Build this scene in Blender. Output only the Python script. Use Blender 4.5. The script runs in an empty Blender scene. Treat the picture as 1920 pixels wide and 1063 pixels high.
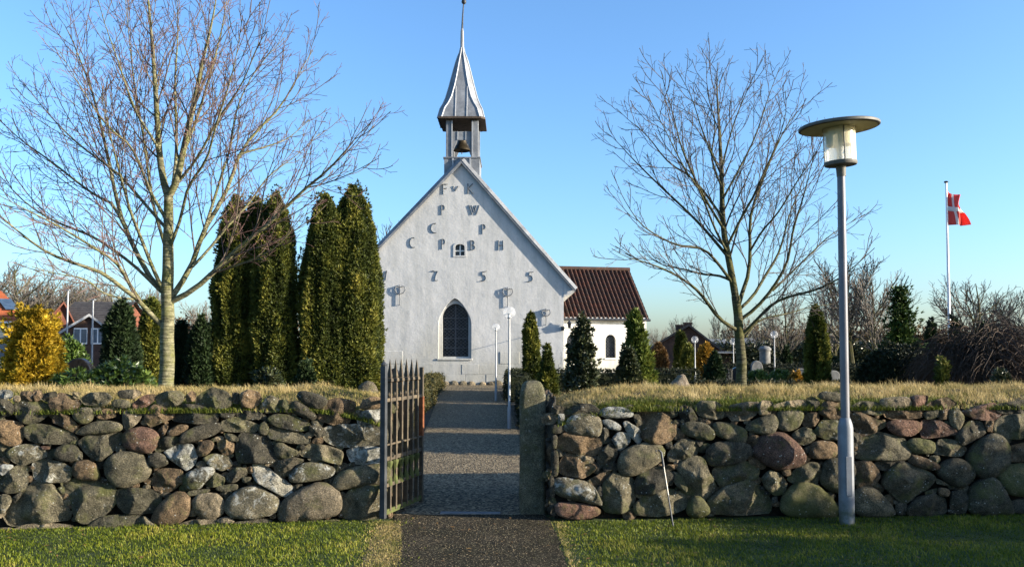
import bpy, math, random
import numpy as np
from mathutils import Vector, Matrix, noise as mn
R = math.radians
random.seed(7); rng = np.random.default_rng(11)
SC = bpy.context.scene; COL = SC.collection

# ---------------------------------------------------------------- camera, sky, sun, exposure
F = 1600.0; PITCH = R(2.5); CY = 585.0; CAMZ = 1.7
cam = bpy.data.objects.new('camera', bpy.data.cameras.new('camera'))
cam.data.sensor_width = 36; cam.data.lens = 36*F/1920
cam.data.shift_y = (CY-531.5)/1920
cam.data.clip_start = .05; cam.data.clip_end = 3000
cam.location = (0, 0, CAMZ); cam.rotation_euler = (math.pi/2+PITCH, 0, 0)
COL.objects.link(cam); SC.camera = cam
SUN_EL = R(13); SUN_AZ = R(102.5)            # azimuth clockwise from +Y (view direction): from the right, a little behind
world = bpy.data.worlds.new('World'); SC.world = world; world.use_nodes = True
wn = world.node_tree.nodes; wl = world.node_tree.links
sky = wn.new('ShaderNodeTexSky'); sky.sky_type = 'NISHITA'; sky.sun_disc = False
sky.sun_elevation = SUN_EL; sky.sun_rotation = SUN_AZ
sky.air_density = 1.05; sky.dust_density = 1.2; sky.ozone_density = 5.0; sky.altitude = 0
bgn = wn['Background']; wl.new(sky.outputs[0], bgn.inputs[0]); bgn.inputs[1].default_value = 0.127
sl = bpy.data.lights.new('sun', 'SUN'); sl.energy = 5.0; sl.angle = R(.5); sl.color = (1, .89, .72)
sun = bpy.data.objects.new('sun', sl); COL.objects.link(sun)
sdir = Vector((math.sin(SUN_AZ)*math.cos(SUN_EL), math.cos(SUN_AZ)*math.cos(SUN_EL), math.sin(SUN_EL)))
sun.rotation_euler = sdir.to_track_quat('Z', 'Y').to_euler(); sun.location = (30, -10, 20)
SC.view_settings.view_transform = 'Standard'; SC.view_settings.look = 'None'
SC.view_settings.gamma = 1; SC.view_settings.exposure = 1.55
SC.cycles.max_bounces = 6; SC.cycles.transparent_max_bounces = 8

# ---------------------------------------------------------------- helpers: photo pixel -> point at a chosen real depth
def ray(px, py):
    dx = (px-960)/F; dy = (CY-py)/F; c, s = math.cos(PITCH), math.sin(PITCH)
    return np.array((dx, c-s*dy, s+c*dy))
def W(px, py, Y):
    d = ray(px, py); return np.array((0, 0, CAMZ)) + d*(Y/d[1])
def gz(Y): return .24*min(max((Y-9)/26, 0), 1)
def scale_at(Y): return F/Y

# ---------------------------------------------------------------- helpers: objects
def link(o, parent=None):
    COL.objects.link(o)
    if parent is not None: o.parent = parent
    return o
def tag(o, label=None, cat=None, group=None, kind=None):
    if label: o['label'] = label
    if cat: o['category'] = cat
    if group: o['group'] = group
    if kind: o['kind'] = kind
    return o
def empty(name, loc=(0, 0, 0), rz=0, label=None, cat=None, group=None):
    o = bpy.data.objects.new(name, None); o.location = loc; o.rotation_euler = (0, 0, rz); o.empty_display_size = .2
    link(o); return tag(o, label, cat, group)
def mesh_np(name, V, Fs, mat, parent=None, smooth=False, tint=None, loc=None):
    """V (n,3); Fs one array (m,k) or list of such arrays"""
    me = bpy.data.meshes.new(name); V = np.asarray(V, dtype=np.float32)
    if not isinstance(Fs, list): Fs = [Fs]
    Fs = [np.asarray(f, dtype=np.int32) for f in Fs if len(f)]
    me.vertices.add(len(V)); me.vertices.foreach_set('co', V.ravel())
    loops = np.concatenate([f.ravel() for f in Fs]); tot = np.concatenate([np.full(len(f), f.shape[1], np.int32) for f in Fs])
    start = np.concatenate([[0], np.cumsum(tot)[:-1]]).astype(np.int32)
    me.loops.add(len(loops)); me.loops.foreach_set('vertex_index', loops)
    me.polygons.add(len(tot)); me.polygons.foreach_set('loop_start', start); me.polygons.foreach_set('loop_total', tot)
    me.polygons.foreach_set('use_smooth', np.full(len(tot), bool(smooth), dtype=bool))
    if tint is not None:
        a = me.attributes.new('tint', 'FLOAT', 'POINT'); a.data.foreach_set('value', np.asarray(tint, dtype=np.float32))
    me.update(calc_edges=True); me.validate()
    if mat: me.materials.append(mat)
    o = bpy.data.objects.new(name, me)
    if loc is not None: o.location = loc
    return link(o, parent)
class MB:
    """collects simple solids into ONE mesh"""
    def __init__(s): s.V = []; s.F3 = []; s.F4 = []; s.n = 0; s.Fn = []
    def add(s, V, faces):
        V = np.asarray(V, float)
        for f in faces:
            f = [i+s.n for i in f]
            (s.F3 if len(f) == 3 else s.F4 if len(f) == 4 else s.Fn).append(f)
        s.V.append(V); s.n += len(V); return s
    def box(s, x0, x1, y0, y1, z0, z1, M=None, j=0):
        V = np.array([(x, y, z) for z in (z0, z1) for y in (y0, y1) for x in (x0, x1)], float)
        if j: V += rng.uniform(-j, j, V.shape)
        if M is not None: V = np.array([M @ Vector(v) for v in V])
        return s.add(V, [(0, 2, 3, 1), (4, 5, 7, 6), (0, 1, 5, 4), (2, 6, 7, 3), (0, 4, 6, 2), (1, 3, 7, 5)])
    def tube(s, P, rad, sides=8, cap=True):
        P = np.asarray(P, float); n = len(P); rad = np.broadcast_to(np.asarray(rad, float), (n,))
        V, Fq = tubes(P[None], rad[None], sides)
        s.add(V, [tuple(f) for f in Fq])
        if cap:
            b = s.n-len(V); s.Fn.append([b+i for i in range(sides)][::-1]); s.Fn.append([b+(n-1)*sides+i for i in range(sides)])
        return s
    def lathe(s, prof, c=(0, 0, 0), n=24, a0=0):
        V = [(c[0]+r*math.cos(a0+2*math.pi*i/n), c[1]+r*math.sin(a0+2*math.pi*i/n), c[2]+z) for r, z in prof for i in range(n)]
        Fq = [(k*n+i, k*n+(i+1) % n, (k+1)*n+(i+1) % n, (k+1)*n+i) for k in range(len(prof)-1) for i in range(n)]
        return s.add(V, Fq)
    def prism(s, poly, y0, y1):
        """poly in xz, extruded in y"""
        n = len(poly); V = [(x, y0, z) for x, z in poly]+[(x, y1, z) for x, z in poly]
        s.add(V, [tuple(range(n)), tuple(range(2*n-1, n-1, -1))]+[(i, n+i, n+(i+1) % n, (i+1) % n) for i in range(n)]); return s
    def build(s, name, mat, parent=None, smooth=False, bevel=0, loc=None):
        V = np.concatenate(s.V); Fs = [np.array(f) for f in (s.F3, s.F4) if f]
        byk = {}
        for f in s.Fn: byk.setdefault(len(f), []).append(f)
        Fs += [np.array(v) for v in byk.values()]
        o = mesh_np(name, V, Fs, mat, parent, smooth, loc=loc)
        if bevel:
            m = o.modifiers.new('bevel', 'BEVEL'); m.width = bevel; m.segments = 2; m.limit_method = 'ANGLE'
        if smooth and hasattr(o.data, 'set_sharp_from_angle'): o.data.set_sharp_from_angle(angle=R(38))
        return o
def tubes(P, Rd, sides):
    """P (B,n,3) polylines, Rd (B,n) -> verts, quads"""
    B, n, _ = P.shape
    T = np.gradient(P, axis=1); T /= np.linalg.norm(T, axis=2, keepdims=True)+1e-9
    ref = np.where(np.abs(T[:, :, 2:3]).max(axis=1, keepdims=True) > .9, np.array([[[1., .13, 0]]]), np.array([[[0., 0, 1.]]]))
    U = np.cross(T, np.broadcast_to(ref, T.shape)); U /= np.linalg.norm(U, axis=2, keepdims=True)+1e-9
    Vv = np.cross(T, U)
    a = 2*np.pi*np.arange(sides)/sides
    ring = U[:, :, None, :]*np.cos(a)[None, None, :, None]+Vv[:, :, None, :]*np.sin(a)[None, None, :, None]
    X = P[:, :, None, :]+ring*Rd[:, :, None, None]
    idx = np.arange(B*n*sides).reshape(B, n, sides); j = np.roll(idx, -1, axis=2)
    Q = np.stack([idx[:, :-1], j[:, :-1], j[:, 1:], idx[:, 1:]], axis=-1).reshape(-1, 4)
    return X.reshape(-1, 3), Q
def fill_poly(name, outer, holes, depth, mat, parent=None, M=None, bevel=0):
    """plate from 2D outlines (x,z) with holes, its front at y=0, thickness depth backwards (+y)"""
    cu = bpy.data.curves.new(name, 'CURVE'); cu.dimensions = '2D'; cu.fill_mode = 'BOTH'; cu.extrude = depth/2; cu.bevel_depth = bevel; cu.resolution_u = 1
    for poly in [outer]+list(holes):
        sp = cu.splines.new('POLY'); sp.points.add(len(poly)-1); sp.use_cyclic_u = True
        for p, (x, z) in zip(sp.points, poly): p.co = (x, z, 0, 1)
    ob = bpy.data.objects.new(name, cu); COL.objects.link(ob)
    dg = bpy.context.evaluated_depsgraph_get(); dg.update()
    me = bpy.data.meshes.new_from_object(ob.evaluated_get(dg)); bpy.data.objects.remove(ob); bpy.data.curves.remove(cu)
    me.name = name
    me.transform(Matrix(((1, 0, 0, 0), (0, 0, -1, depth/2), (0, 1, 0, 0), (0, 0, 0, 1))))
    if M is not None: me.transform(M)
    me.materials.clear(); me.materials.append(mat)
    me.polygons.foreach_set('use_smooth', np.zeros(len(me.polygons), dtype=bool))
    return link(bpy.data.objects.new(name, me), parent)
def arch(xc, w, z0, zs, zt, n=10, pointed=0.):
    """window outline: bottom z0, springing zs, top zt; pointed 0..1"""
    h = w/2; pts = [(xc-h, z0), (xc+h, z0)]
    for i in range(n*2+1):
        a = math.pi*i/(2*n); x = math.cos(a); z = math.sin(a)
        z = z*(1-pointed)+pointed*(1-abs(x)**1.35)
        pts.append((xc+h*x, zs+(zt-zs)*z))
    return pts

# ---------------------------------------------------------------- materials
def nt(name):
    m = bpy.data.materials.new(name); m.use_nodes = True; t = m.node_tree
    return m, t.nodes, t.links, t.nodes['Principled BSDF']
def ramp(n, stops):
    r = n.new('ShaderNodeValToRGB'); e = r.color_ramp.elements
    while len(e) < len(stops): e.new(.5)
    for k, (p, c) in zip(e, stops): k.position = p; k.color = (*c, 1) if len(c) == 3 else c
    return r
def noise_n(n, l, vec, scale, detail=5, rough=.6, dist=0.):
    t = n.new('ShaderNodeTexNoise'); t.inputs['Scale'].default_value = scale; t.inputs['Detail'].default_value = detail
    t.inputs['Roughness'].default_value = rough; t.inputs['Distortion'].default_value = dist
    if vec is not None: l.new(vec, t.inputs['Vector'])
    return t
def mixc(n, l, fac, a, b, mode='MIX'):
    m = n.new('ShaderNodeMix'); m.data_type = 'RGBA'; m.blend_type = mode
    for s, v in ((m.inputs[0], fac), (m.inputs[6], a), (m.inputs[7], b)):
        if hasattr(v, 'is_linked'): l.new(v, s)
        elif isinstance(v, (int, float)): s.default_value = v
        else: s.default_value = (*v, 1)
    return m.outputs[2]
def bump_n(n, l, p, h, strength, dist, prev=None):
    b = n.new('ShaderNodeBump'); b.inputs['Strength'].default_value = strength; b.inputs['Distance'].default_value = dist
    l.new(h, b.inputs['Height'])
    if prev is not None: l.new(prev, b.inputs['Normal'])
    l.new(b.outputs[0], p.inputs['Normal']); return b.outputs[0]
def coords(n, l, world=False, rand=False):
    if world:
        g = n.new('ShaderNodeNewGeometry'); return g.outputs['Position']
    c = n.new('ShaderNodeTexCoord').outputs['Object']
    if rand:
        oi = n.new('ShaderNodeObjectInfo'); k = n.new('ShaderNodeMath'); k.operation = 'MULTIPLY'; k.inputs[1].default_value = 91.7
        l.new(oi.outputs['Random'], k.inputs[0]); ad = n.new('ShaderNodeVectorMath'); ad.operation = 'ADD'
        l.new(c, ad.inputs[0]); l.new(k.outputs[0], ad.inputs[1]); return ad.outputs[0]
    return c
def simple(name, a, b, scale=4, rough=.8, bump=.3, bscale=None, bdist=.01, metal=0, spec=.3, world=True, detail=6, rand=False):
    m, n, l, p = nt(name); c = coords(n, l, world, rand)
    t = noise_n(n, l, c, scale, detail); r = ramp(n, [(.3, a), (.7, b)]); l.new(t.outputs[0], r.inputs[0])
    l.new(r.outputs[0], p.inputs['Base Color']); p.inputs['Roughness'].default_value = rough; p.inputs['Metallic'].default_value = metal
    p.inputs['Specular IOR Level'].default_value = spec
    if bump:
        t2 = noise_n(n, l, c, bscale or scale*4, 6); bump_n(n, l, p, t2.outputs[0], bump, bdist)
    return m
def leafmat(name, stops, rough=.6, trans=.0, nscale=1.3, spec=.25):
    """leaf colour from a per-leaf 'tint' value plus broad patches"""
    m, n, l, p = nt(name); a = n.new('ShaderNodeAttribute'); a.attribute_name = 'tint'
    t = noise_n(n, l, coords(n, l, True), nscale, 3)
    k = n.new('ShaderNodeMath'); k.operation = 'MULTIPLY_ADD'; k.inputs[1].default_value = .7; l.new(t.outputs[0], k.inputs[0])
    k2 = n.new('ShaderNodeMath'); k2.operation = 'MULTIPLY_ADD'; k2.inputs[1].default_value = .6; k2.inputs[2].default_value = -.15
    l.new(a.outputs['Fac'], k2.inputs[0]); l.new(k2.outputs[0], k.inputs[2])
    r = ramp(n, stops); l.new(k.outputs[0], r.inputs[0]); l.new(r.outputs[0], p.inputs['Base Color'])
    p.inputs['Roughness'].default_value = rough; p.inputs['Specular IOR Level'].default_value = spec
    if trans:
        tr = n.new('ShaderNodeBsdfTranslucent'); l.new(r.outputs[0], tr.inputs[0]); mx = n.new('ShaderNodeMixShader'); mx.inputs[0].default_value = trans
        l.new(p.outputs[0], mx.inputs[1]); l.new(tr.outputs[0], mx.inputs[2]); l.new(mx.outputs[0], n['Material Output'].inputs[0])
    return m
def stone_mat(name, a, b, lichen=.1, moss=.3, mosscol=(.10, .105, .035), lcol=(.44, .445, .41)):
    m, n, l, p = nt(name); c = coords(n, l, rand=True)
    t = noise_n(n, l, c, 7, 8, .68); r = ramp(n, [(.34, a), (.52, tuple((x+y)/2 for x, y in zip(a, b))), (.66, b)]); l.new(t.outputs[0], r.inputs[0])
    sp = noise_n(n, l, c, 95, 2, .7); rs = ramp(n, [(.36, (.35, .35, .35)), (.5, (1, 1, 1)), (.64, (1.75, 1.7, 1.6))]); l.new(sp.outputs[0], rs.inputs[0])
    col = mixc(n, l, .75, r.outputs[0], rs.outputs[0], 'MULTIPLY')
    oi = n.new('ShaderNodeObjectInfo'); rv = ramp(n, [(0, (.82, .82, .82)), (.5, (1.18, 1.16, 1.12)), (1, (1.5, 1.42, 1.3))]); l.new(oi.outputs['Random'], rv.inputs[0])
    col = mixc(n, l, 1., col, rv.outputs[0], 'MULTIPLY')
    tm = noise_n(n, l, c, 4.3, 6, .7); rm = ramp(n, [(.60-moss*.35, (0, 0, 0)), (.74-moss*.3, (.8, .8, .8))]); l.new(tm.outputs[0], rm.inputs[0])
    col = mixc(n, l, rm.outputs[0], col, mosscol)
    tl = noise_n(n, l, c, 9, 7, .75, .6); rl = ramp(n, [(.655-lichen*.34, (0, 0, 0)), (.745-lichen*.34, (.85, .85, .85))]); l.new(tl.outputs[0], rl.inputs[0])
    col = mixc(n, l, rl.outputs[0], col, lcol)
    v = n.new('ShaderNodeTexVoronoi'); v.inputs['Scale'].default_value = 24; l.new(c, v.inputs['Vector'])
    rvv = ramp(n, [(.13, (1, 1, 1)), (.17, (0, 0, 0))]); l.new(v.outputs['Distance'], rvv.inputs[0])
    tk = noise_n(n, l, c, 6, 2); rk = ramp(n, [(.5, (0, 0, 0)), (.6, (.8, .8, .8))]); l.new(tk.outputs[0], rk.inputs[0])
    sf = mixc(n, l, 1., rvv.outputs[0], rk.outputs[0], 'MULTIPLY'); col = mixc(n, l, sf, col, (.5, .51, .47))
    l.new(col, p.inputs['Base Color']); p.inputs['Roughness'].default_value = .9; p.inputs['Specular IOR Level'].default_value = .2
    b0 = bump_n(n, l, p, noise_n(n, l, c, 22, 6, .75).outputs[0], 1., .045); b1 = bump_n(n, l, p, noise_n(n, l, c, 9, 8, .72).outputs[0], 1., .06, b0); b2 = bump_n(n, l, p, noise_n(n, l, c, 55, 5, .7).outputs[0], .7, .01, b1)
    return m
M = {}
def build_materials():
    M['g'] = stone_mat('stone_grey_green', (.047, .045, .032), (.155, .14, .10), .07, .30)
    M['d'] = stone_mat('stone_dark', (.026, .025, .020), (.09, .083, .065), .07, .2)
    M['b'] = stone_mat('stone_brown', (.058, .043, .028), (.19, .138, .088), .05, .15)
    M['r'] = stone_mat('stone_red', (.075, .045, .034), (.19, .118, .09), .07, .2)
    M['p'] = stone_mat('stone_pale', (.10, .085, .06), (.25, .21, .15), .1, .15)
    M['l'] = stone_mat('stone_lichened', (.052, .05, .037), (.165, .15, .11), .36, .2)
    M['w'] = stone_mat('stone_white_lichen', (.11, .11, .10), (.28, .28, .25), .50, .1)
    M['m'] = stone_mat('stone_mossy', (.07, .07, .04), (.15, .14, .08), .02, .62)
    M['earth'] = simple('earth', (.008, .006, .004), (.025, .019, .012), 9, .95, .8, 40, .02)
    M['soil'] = simple('churchyard_soil', (.035, .028, .018), (.075, .062, .036), 1.4, .95, .8, 25, .02)
    M['turf'] = simple('turf', (.022, .035, .010), (.055, .075, .02), 2.2, .95, .6, 60, .02)
    M['dryturf'] = simple('dry_turf', (.07, .075, .022), (.19, .15, .07), 3, .95, .6, 60, .02)
    # whitewash
    def whitewash(name, base, stain, bs=1.):
        m, n, l, p = nt(name); c = coords(n, l, True)
        t = noise_n(n, l, c, .9, 8, .65); r = ramp(n, [(.35, stain), (.62, base)]); l.new(t.outputs[0], r.inputs[0])
        t3 = noise_n(n, l, c, 14, 6, .7); r3 = ramp(n, [(.3, (.9, .9, .9)), (.6, (1, 1, 1))]); l.new(t3.outputs[0], r3.inputs[0])
        mp = n.new('ShaderNodeMapping'); mp.inputs['Scale'].default_value = (2.6, 2.6, .35); l.new(c, mp.inputs[0])
        ts = noise_n(n, l, mp.outputs[0], 1, 6, .7); rs = ramp(n, [(.34, (.76, .77, .76)), (.58, (1, 1, 1))]); l.new(ts.outputs[0], rs.inputs[0])
        tb = noise_n(n, l, c, .45, 4, .6); sx = n.new('ShaderNodeSeparateXYZ'); l.new(c, sx.inputs[0]); ma = n.new('ShaderNodeMath'); ma.operation = 'MULTIPLY_ADD'; ma.inputs[1].default_value = -.22; l.new(sx.outputs[2], ma.inputs[0]); l.new(tb.outputs[0], ma.inputs[2])
        rb = ramp(n, [(.0, (1, 1, 1)), (.36, (.78, .77, .71))]); l.new(ma.outputs[0], rb.inputs[0])
        cc = mixc(n, l, 1., r.outputs[0], r3.outputs[0], 'MULTIPLY'); cc = mixc(n, l, .8, cc, rs.outputs[0], 'MULTIPLY'); cc = mixc(n, l, 1., cc, rb.outputs[0], 'MULTIPLY')
        l.new(cc, p.inputs['Base Color']); p.inputs['Roughness'].default_value = .9; p.inputs['Specular IOR Level'].default_value = .1
        b1 = bump_n(n, l, p, noise_n(n, l, c, 2.3, 5, .6).outputs[0], .20*bs, .10); bump_n(n, l, p, noise_n(n, l, c, 16, 5, .6).outputs[0], .14*bs, .02, b1)
        return m
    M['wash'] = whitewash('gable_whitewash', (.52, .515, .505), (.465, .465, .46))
    M['wash_wing'] = whitewash('wing_whitewash', (.74, .725, .68), (.67, .655, .605), .5)  # paler, warmer than the gable: its stronger sunlight is put into the colour
    M['wash_wood'] = simple('white_paint', (.62, .63, .62), (.76, .76, .74), 3, .6, .1)
    # lead
    m, n, l, p = nt('lead'); c = coords(n, l, True); t = noise_n(n, l, c, 2.2, 7, .7); r = ramp(n, [(.3, (.10, .108, .12)), (.5, (.175, .185, .20)), (.7, (.26, .272, .29))]); l.new(t.outputs[0], r.inputs[0])
    l.new(r.outputs[0], p.inputs['Base Color']); p.inputs['Roughness'].default_value = .62; p.inputs['Metallic'].default_value = .15
    bump_n(n, l, p, noise_n(n, l, c, 6, 4).outputs[0], .25, .02); M['lead'] = m
    M['leadlight'] = simple('lead_seam', (.28, .29, .305), (.40, .41, .42), 5, .5, .1, metal=.2)
    M['darkwood'] = simple('dark_stained_wood', (.035, .026, .02), (.085, .062, .045), 5, .85, .3)
    M['iron'] = simple('black_iron', (.025, .028, .032), (.06, .064, .07), 9, .55, .3, metal=.3)
    M['letteriron'] = simple('painted_iron', (.075, .088, .104), (.13, .146, .168), 9, .5, .2)
    m, n, l, p = nt('gate_iron'); c = coords(n, l, True); t = noise_n(n, l, c, 7, 7, .7)
    r = ramp(n, [(.3, (.020, .016, .010)), (.5, (.058, .043, .025)), (.66, (.115, .087, .05)), (.8, (.10, .045, .02))]); l.new(t.outputs[0], r.inputs[0])
    l.new(r.outputs[0], p.inputs['Base Color']); p.inputs['Roughness'].default_value = .75; bump_n(n, l, p, noise_n(n, l, c, 60, 5).outputs[0], .4, .004); M['gate'] = m
    M['gatemoss'] = simple('gate_algae', (.035, .045, .012), (.09, .10, .03), 14, .85, .4, 60, .004)
    M['rust'] = simple('rust', (.10, .03, .012), (.24, .085, .03), 20, .85, .3, 60, .003)
    M['granite'] = stone_mat('granite_post', (.07, .07, .05), (.17, .16, .115), .06, .3, (.10, .10, .04))
    M['boulder'] = stone_mat('boulder', (.15, .125, .095), (.27, .225, .175), .05, .1)
    # asphalt with chips
    m, n, l, p = nt('asphalt'); c = coords(n, l, True)
    v = n.new('ShaderNodeTexVoronoi'); v.inputs['Scale'].default_value = 125; l.new(c, v.inputs['Vector'])
    hs = n.new('ShaderNodeSeparateColor'); l.new(v.outputs['Color'], hs.inputs[0])
    r = ramp(n, [(0, (.010, .009, .007)), (.6, (.028, .023, .015)), (.86, (.055, .046, .031)), (.955, (.19, .165, .12))]); l.new(hs.outputs[0], r.inputs[0])
    t = noise_n(n, l, c, 1.6, 6); r2 = ramp(n, [(.35, (.65, .68, .55)), (.65, (1.15, 1.1, 1))]); l.new(t.outputs[0], r2.inputs[0])
    l.new(mixc(n, l, 1., r.outputs[0], r2.outputs[0], 'MULTIPLY'), p.inputs['Base Color']); p.inputs['Roughness'].default_value = .9; p.inputs['Specular IOR Level'].default_value = .12
    b1 = bump_n(n, l, p, v.outputs['Distance'], .8, .006); bump_n(n, l, p, noise_n(n, l, c, 6, 5).outputs[0], .5, .02, b1); M['asphalt'] = m
    m, n, l, p = nt('gravel_path'); c = coords(n, l, True)
    v = n.new('ShaderNodeTexVoronoi'); v.inputs['Scale'].default_value = 42; l.new(c, v.inputs['Vector'])
    hs = n.new('ShaderNodeSeparateColor'); l.new(v.outputs['Color'], hs.inputs[0])
    r = ramp(n, [(0, (.045, .036, .024)), (.5, (.12, .096, .063)), (1, (.34, .27, .165))]); l.new(hs.outputs[1], r.inputs[0]); l.new(r.outputs[0], p.inputs['Base Color'])
    p.inputs['Roughness'].default_value = .9; p.inputs['Specular IOR Level'].default_value = .12; bump_n(n, l, p, v.outputs['Distance'], .9, .012); M['gravel'] = m
    M['dirt'] = simple('worn_dirt', (.06, .048, .022), (.16, .125, .06), 6, .95, .6, 60, .01)
    m, n, l, p = nt('galvanised_steel'); c = coords(n, l, True); t = noise_n(n, l, c, 4, 7, .7); r = ramp(n, [(.3, (.10, .11, .122)), (.5, (.15, .162, .178)), (.7, (.21, .224, .24))]); l.new(t.outputs[0], r.inputs[0])
    sx = n.new('ShaderNodeSeparateXYZ'); l.new(c, sx.inputs[0]); t2 = noise_n(n, l, c, 7, 6, .7); ma = n.new('ShaderNodeMath'); ma.operation = 'MULTIPLY_ADD'; ma.inputs[1].default_value = -1.4; l.new(sx.outputs[2], ma.inputs[0]); l.new(t2.outputs[0], ma.inputs[2])
    rg = ramp(n, [(.22, (0, 0, 0)), (.5, (.85, .85, .85))]); l.new(ma.outputs[0], rg.inputs[0]); l.new(mixc(n, l, rg.outputs[0], r.outputs[0], (.055, .06, .032)), p.inputs['Base Color'])
    p.inputs['Roughness'].default_value = .5; p.inputs['Specular IOR Level'].default_value = .4; bump_n(n, l, p, t2.outputs[0], .15, .004); M['galv'] = m
    M['galvdark'] = simple('grey_painted_post', (.10, .10, .115), (.15, .15, .165), 3, .45, .1, metal=.2)
    M['lampshade'] = simple('weathered_lamp_shade', (.065, .062, .055), (.12, .115, .10), 5, .6, .2)
    M['shadeunder'] = simple('cream_shade_lining', (.30, .27, .15), (.42, .38, .22), 4, .6, .1)
    def glass(name, col, rough, alpha_mix, tcol=(1, 1, 1)):
        m, n, l, p = nt(name); p.inputs['Base Color'].default_value = (*col, 1); p.inputs['Roughness'].default_value = rough
        tr = n.new('ShaderNodeBsdfTransparent'); tr.inputs[0].default_value = (*tcol, 1); mx = n.new('ShaderNodeMixShader'); mx.inputs[0].default_value = alpha_mix
        l.new(tr.outputs[0], mx.inputs[1]); l.new(p.outputs[0], mx.inputs[2]); l.new(mx.outputs[0], n['Material Output'].inputs[0]); return m
    M['acrylic'] = glass('frosted_acrylic', (.85, .80, .62), .18, .55)
    am = M['acrylic'].node_tree; tl = am.nodes.new('ShaderNodeBsdfTranslucent'); tl.inputs[0].default_value = (.85, .80, .62, 1); m2 = am.nodes.new('ShaderNodeMixShader'); m2.inputs[0].default_value = .45
    mxs = [q for q in am.nodes if q.type == 'MIX_SHADER' and q != m2][0]; am.links.new(am.nodes['Principled BSDF'].outputs[0], m2.inputs[1]); am.links.new(tl.outputs[0], m2.inputs[2]); am.links.new(m2.outputs[0], mxs.inputs[2])
    M['globe'] = glass('clear_globe', (.8, .82, .85), .06, .16)
    m, n, l, p = nt('window_glass'); c = coords(n, l, True); t = noise_n(n, l, c, 5, 3); r = ramp(n, [(.35, (.006, .008, .012)), (.7, (.03, .034, .042))]); l.new(t.outputs[0], r.inputs[0])
    l.new(r.outputs[0], p.inputs['Base Color']); p.inputs['Roughness'].default_value = .22; p.inputs['Specular IOR Level'].default_value = .35; bump_n(n, l, p, noise_n(n, l, c, 9, 2).outputs[0], .3, .02); M['glass'] = m
    M['leading'] = simple('window_leading', (.05, .055, .065), (.09, .095, .105), 9, .6, 0)
    M['white'] = simple('white_painted_metal', (.68, .68, .68), (.80, .80, .79), 3, .4, 0)
    M['threshold'] = simple('worn_threshold', (.09, .10, .11), (.15, .16, .17), 6, .7, .2)
    M['galvlight'] = simple('pale_grey_post', (.26, .265, .27), (.36, .365, .37), 3, .4, 0, metal=.1)
    M['flagred'] = leafmat('flag_red', [(0, (.72, .12, .10)), (1, (.80, .16, .13))], .8, .5); M['flagwhite'] = leafmat('flag_white', [(0, (.74, .74, .72)), (1, (.82, .82, .8))], .8, .5)
    M['tile'] = simple('red_pantile', (.026, .016, .012), (.095, .036, .022), 1.6, .75, .3, 30, .006); M['tiledark'] = simple('weathered_pantile', (.026, .019, .015), (.08, .036, .024), 2.0, .8, .3, 30, .006)
    def bark(name, a, b, alg):
        m, n, l, p = nt(name); c = coords(n, l, True)
        mp = n.new('ShaderNodeMapping'); mp.inputs['Scale'].default_value = (7, 7, 55); l.new(c, mp.inputs[0])
        t = noise_n(n, l, mp.outputs[0], 1, 5, .65); r = ramp(n, [(.36, tuple(x*.45 for x in a)), (.47, a), (.66, b)]); l.new(t.outputs[0], r.inputs[0])
        t2 = noise_n(n, l, c, 5, 6, .7); r2 = ramp(n, [(.45, (0, 0, 0)), (.62, (.75, .75, .75))]); l.new(t2.outputs[0], r2.inputs[0])
        col = mixc(n, l, r2.outputs[0], r.outputs[0], alg); t3 = noise_n(n, l, c, 28, 5, .7); r3 = ramp(n, [(.3, (.6, .6, .6)), (.65, (1.15, 1.15, 1.1))]); l.new(t3.outputs[0], r3.inputs[0])
        l.new(mixc(n, l, 1., col, r3.outputs[0], 'MULTIPLY'), p.inputs['Base Color']); p.inputs['Roughness'].default_value = .9; p.inputs['Specular IOR Level'].default_value = .15
        b1 = bump_n(n, l, p, t.outputs[0], .7, .012); bump_n(n, l, p, t3.outputs[0], .7, .012, b1); return m
    M['bark'] = bark('grey_olive_bark', (.12, .113, .066), (.27, .25, .165), (.12, .122, .036))
    M['bark2'] = bark('dark_olive_bark', (.055, .05, .028), (.13, .12, .07), (.075, .075, .02))
    M['branch'] = simple('branch_bark', (.055, .04, .03), (.135, .105, .075), 4, .8, .3, 40, .004)
    M['twig_red'] = simple('reddish_twig', (.07, .038, .034), (.145, .083, .075), 2, .7, 0)
    M['twig_grey'] = simple('grey_brown_twig', (.035, .027, .023), (.085, .066, .053), 2, .7, 0)
    M['twig_far'] = simple('far_twig', (.075, .065, .056), (.14, .12, .10), .3, .8, 0)
    M['twig_brown'] = simple('brown_twig', (.025, .016, .010), (.075, .045, .027), 1, .8, 0)
    L = leafmat
    M['thuja'] = L('thuja_leaf', [(.2, (.012, .02, .004)), (.46, (.048, .062, .010)), (.62, (.135, .138, .02)), (.82, (.25, .215, .04))], trans=.12)  # yellow end lightened to put sunlight on the clumps into the colour
    M['thuja_dark'] = L('dark_thuja_leaf', [(.25, (.007, .015, .005)), (.6, (.022, .04, .012)), (.9, (.05, .07, .02))], trans=.08)
    M['gold'] = L('golden_cypress_leaf', [(.2, (.16, .115, .009)), (.5, (.42, .28, .02)), (.85, (.65, .46, .04))], trans=.25)
    M['goldgreen'] = L('gold_green_leaf', [(.2, (.03, .05, .008)), (.5, (.09, .12, .02)), (.8, (.26, .25, .04))], trans=.2)
    M['rhodo'] = L('glossy_leaf', [(.2, (.03, .055, .01)), (.55, (.08, .13, .025)), (.9, (.18, .23, .05))], rough=.35, trans=.1, spec=.5)
    M['box'] = L('box_hedge_leaf', [(.2, (.02, .025, .006)), (.5, (.07, .065, .018)), (.85, (.19, .14, .045))], trans=.1)
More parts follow.
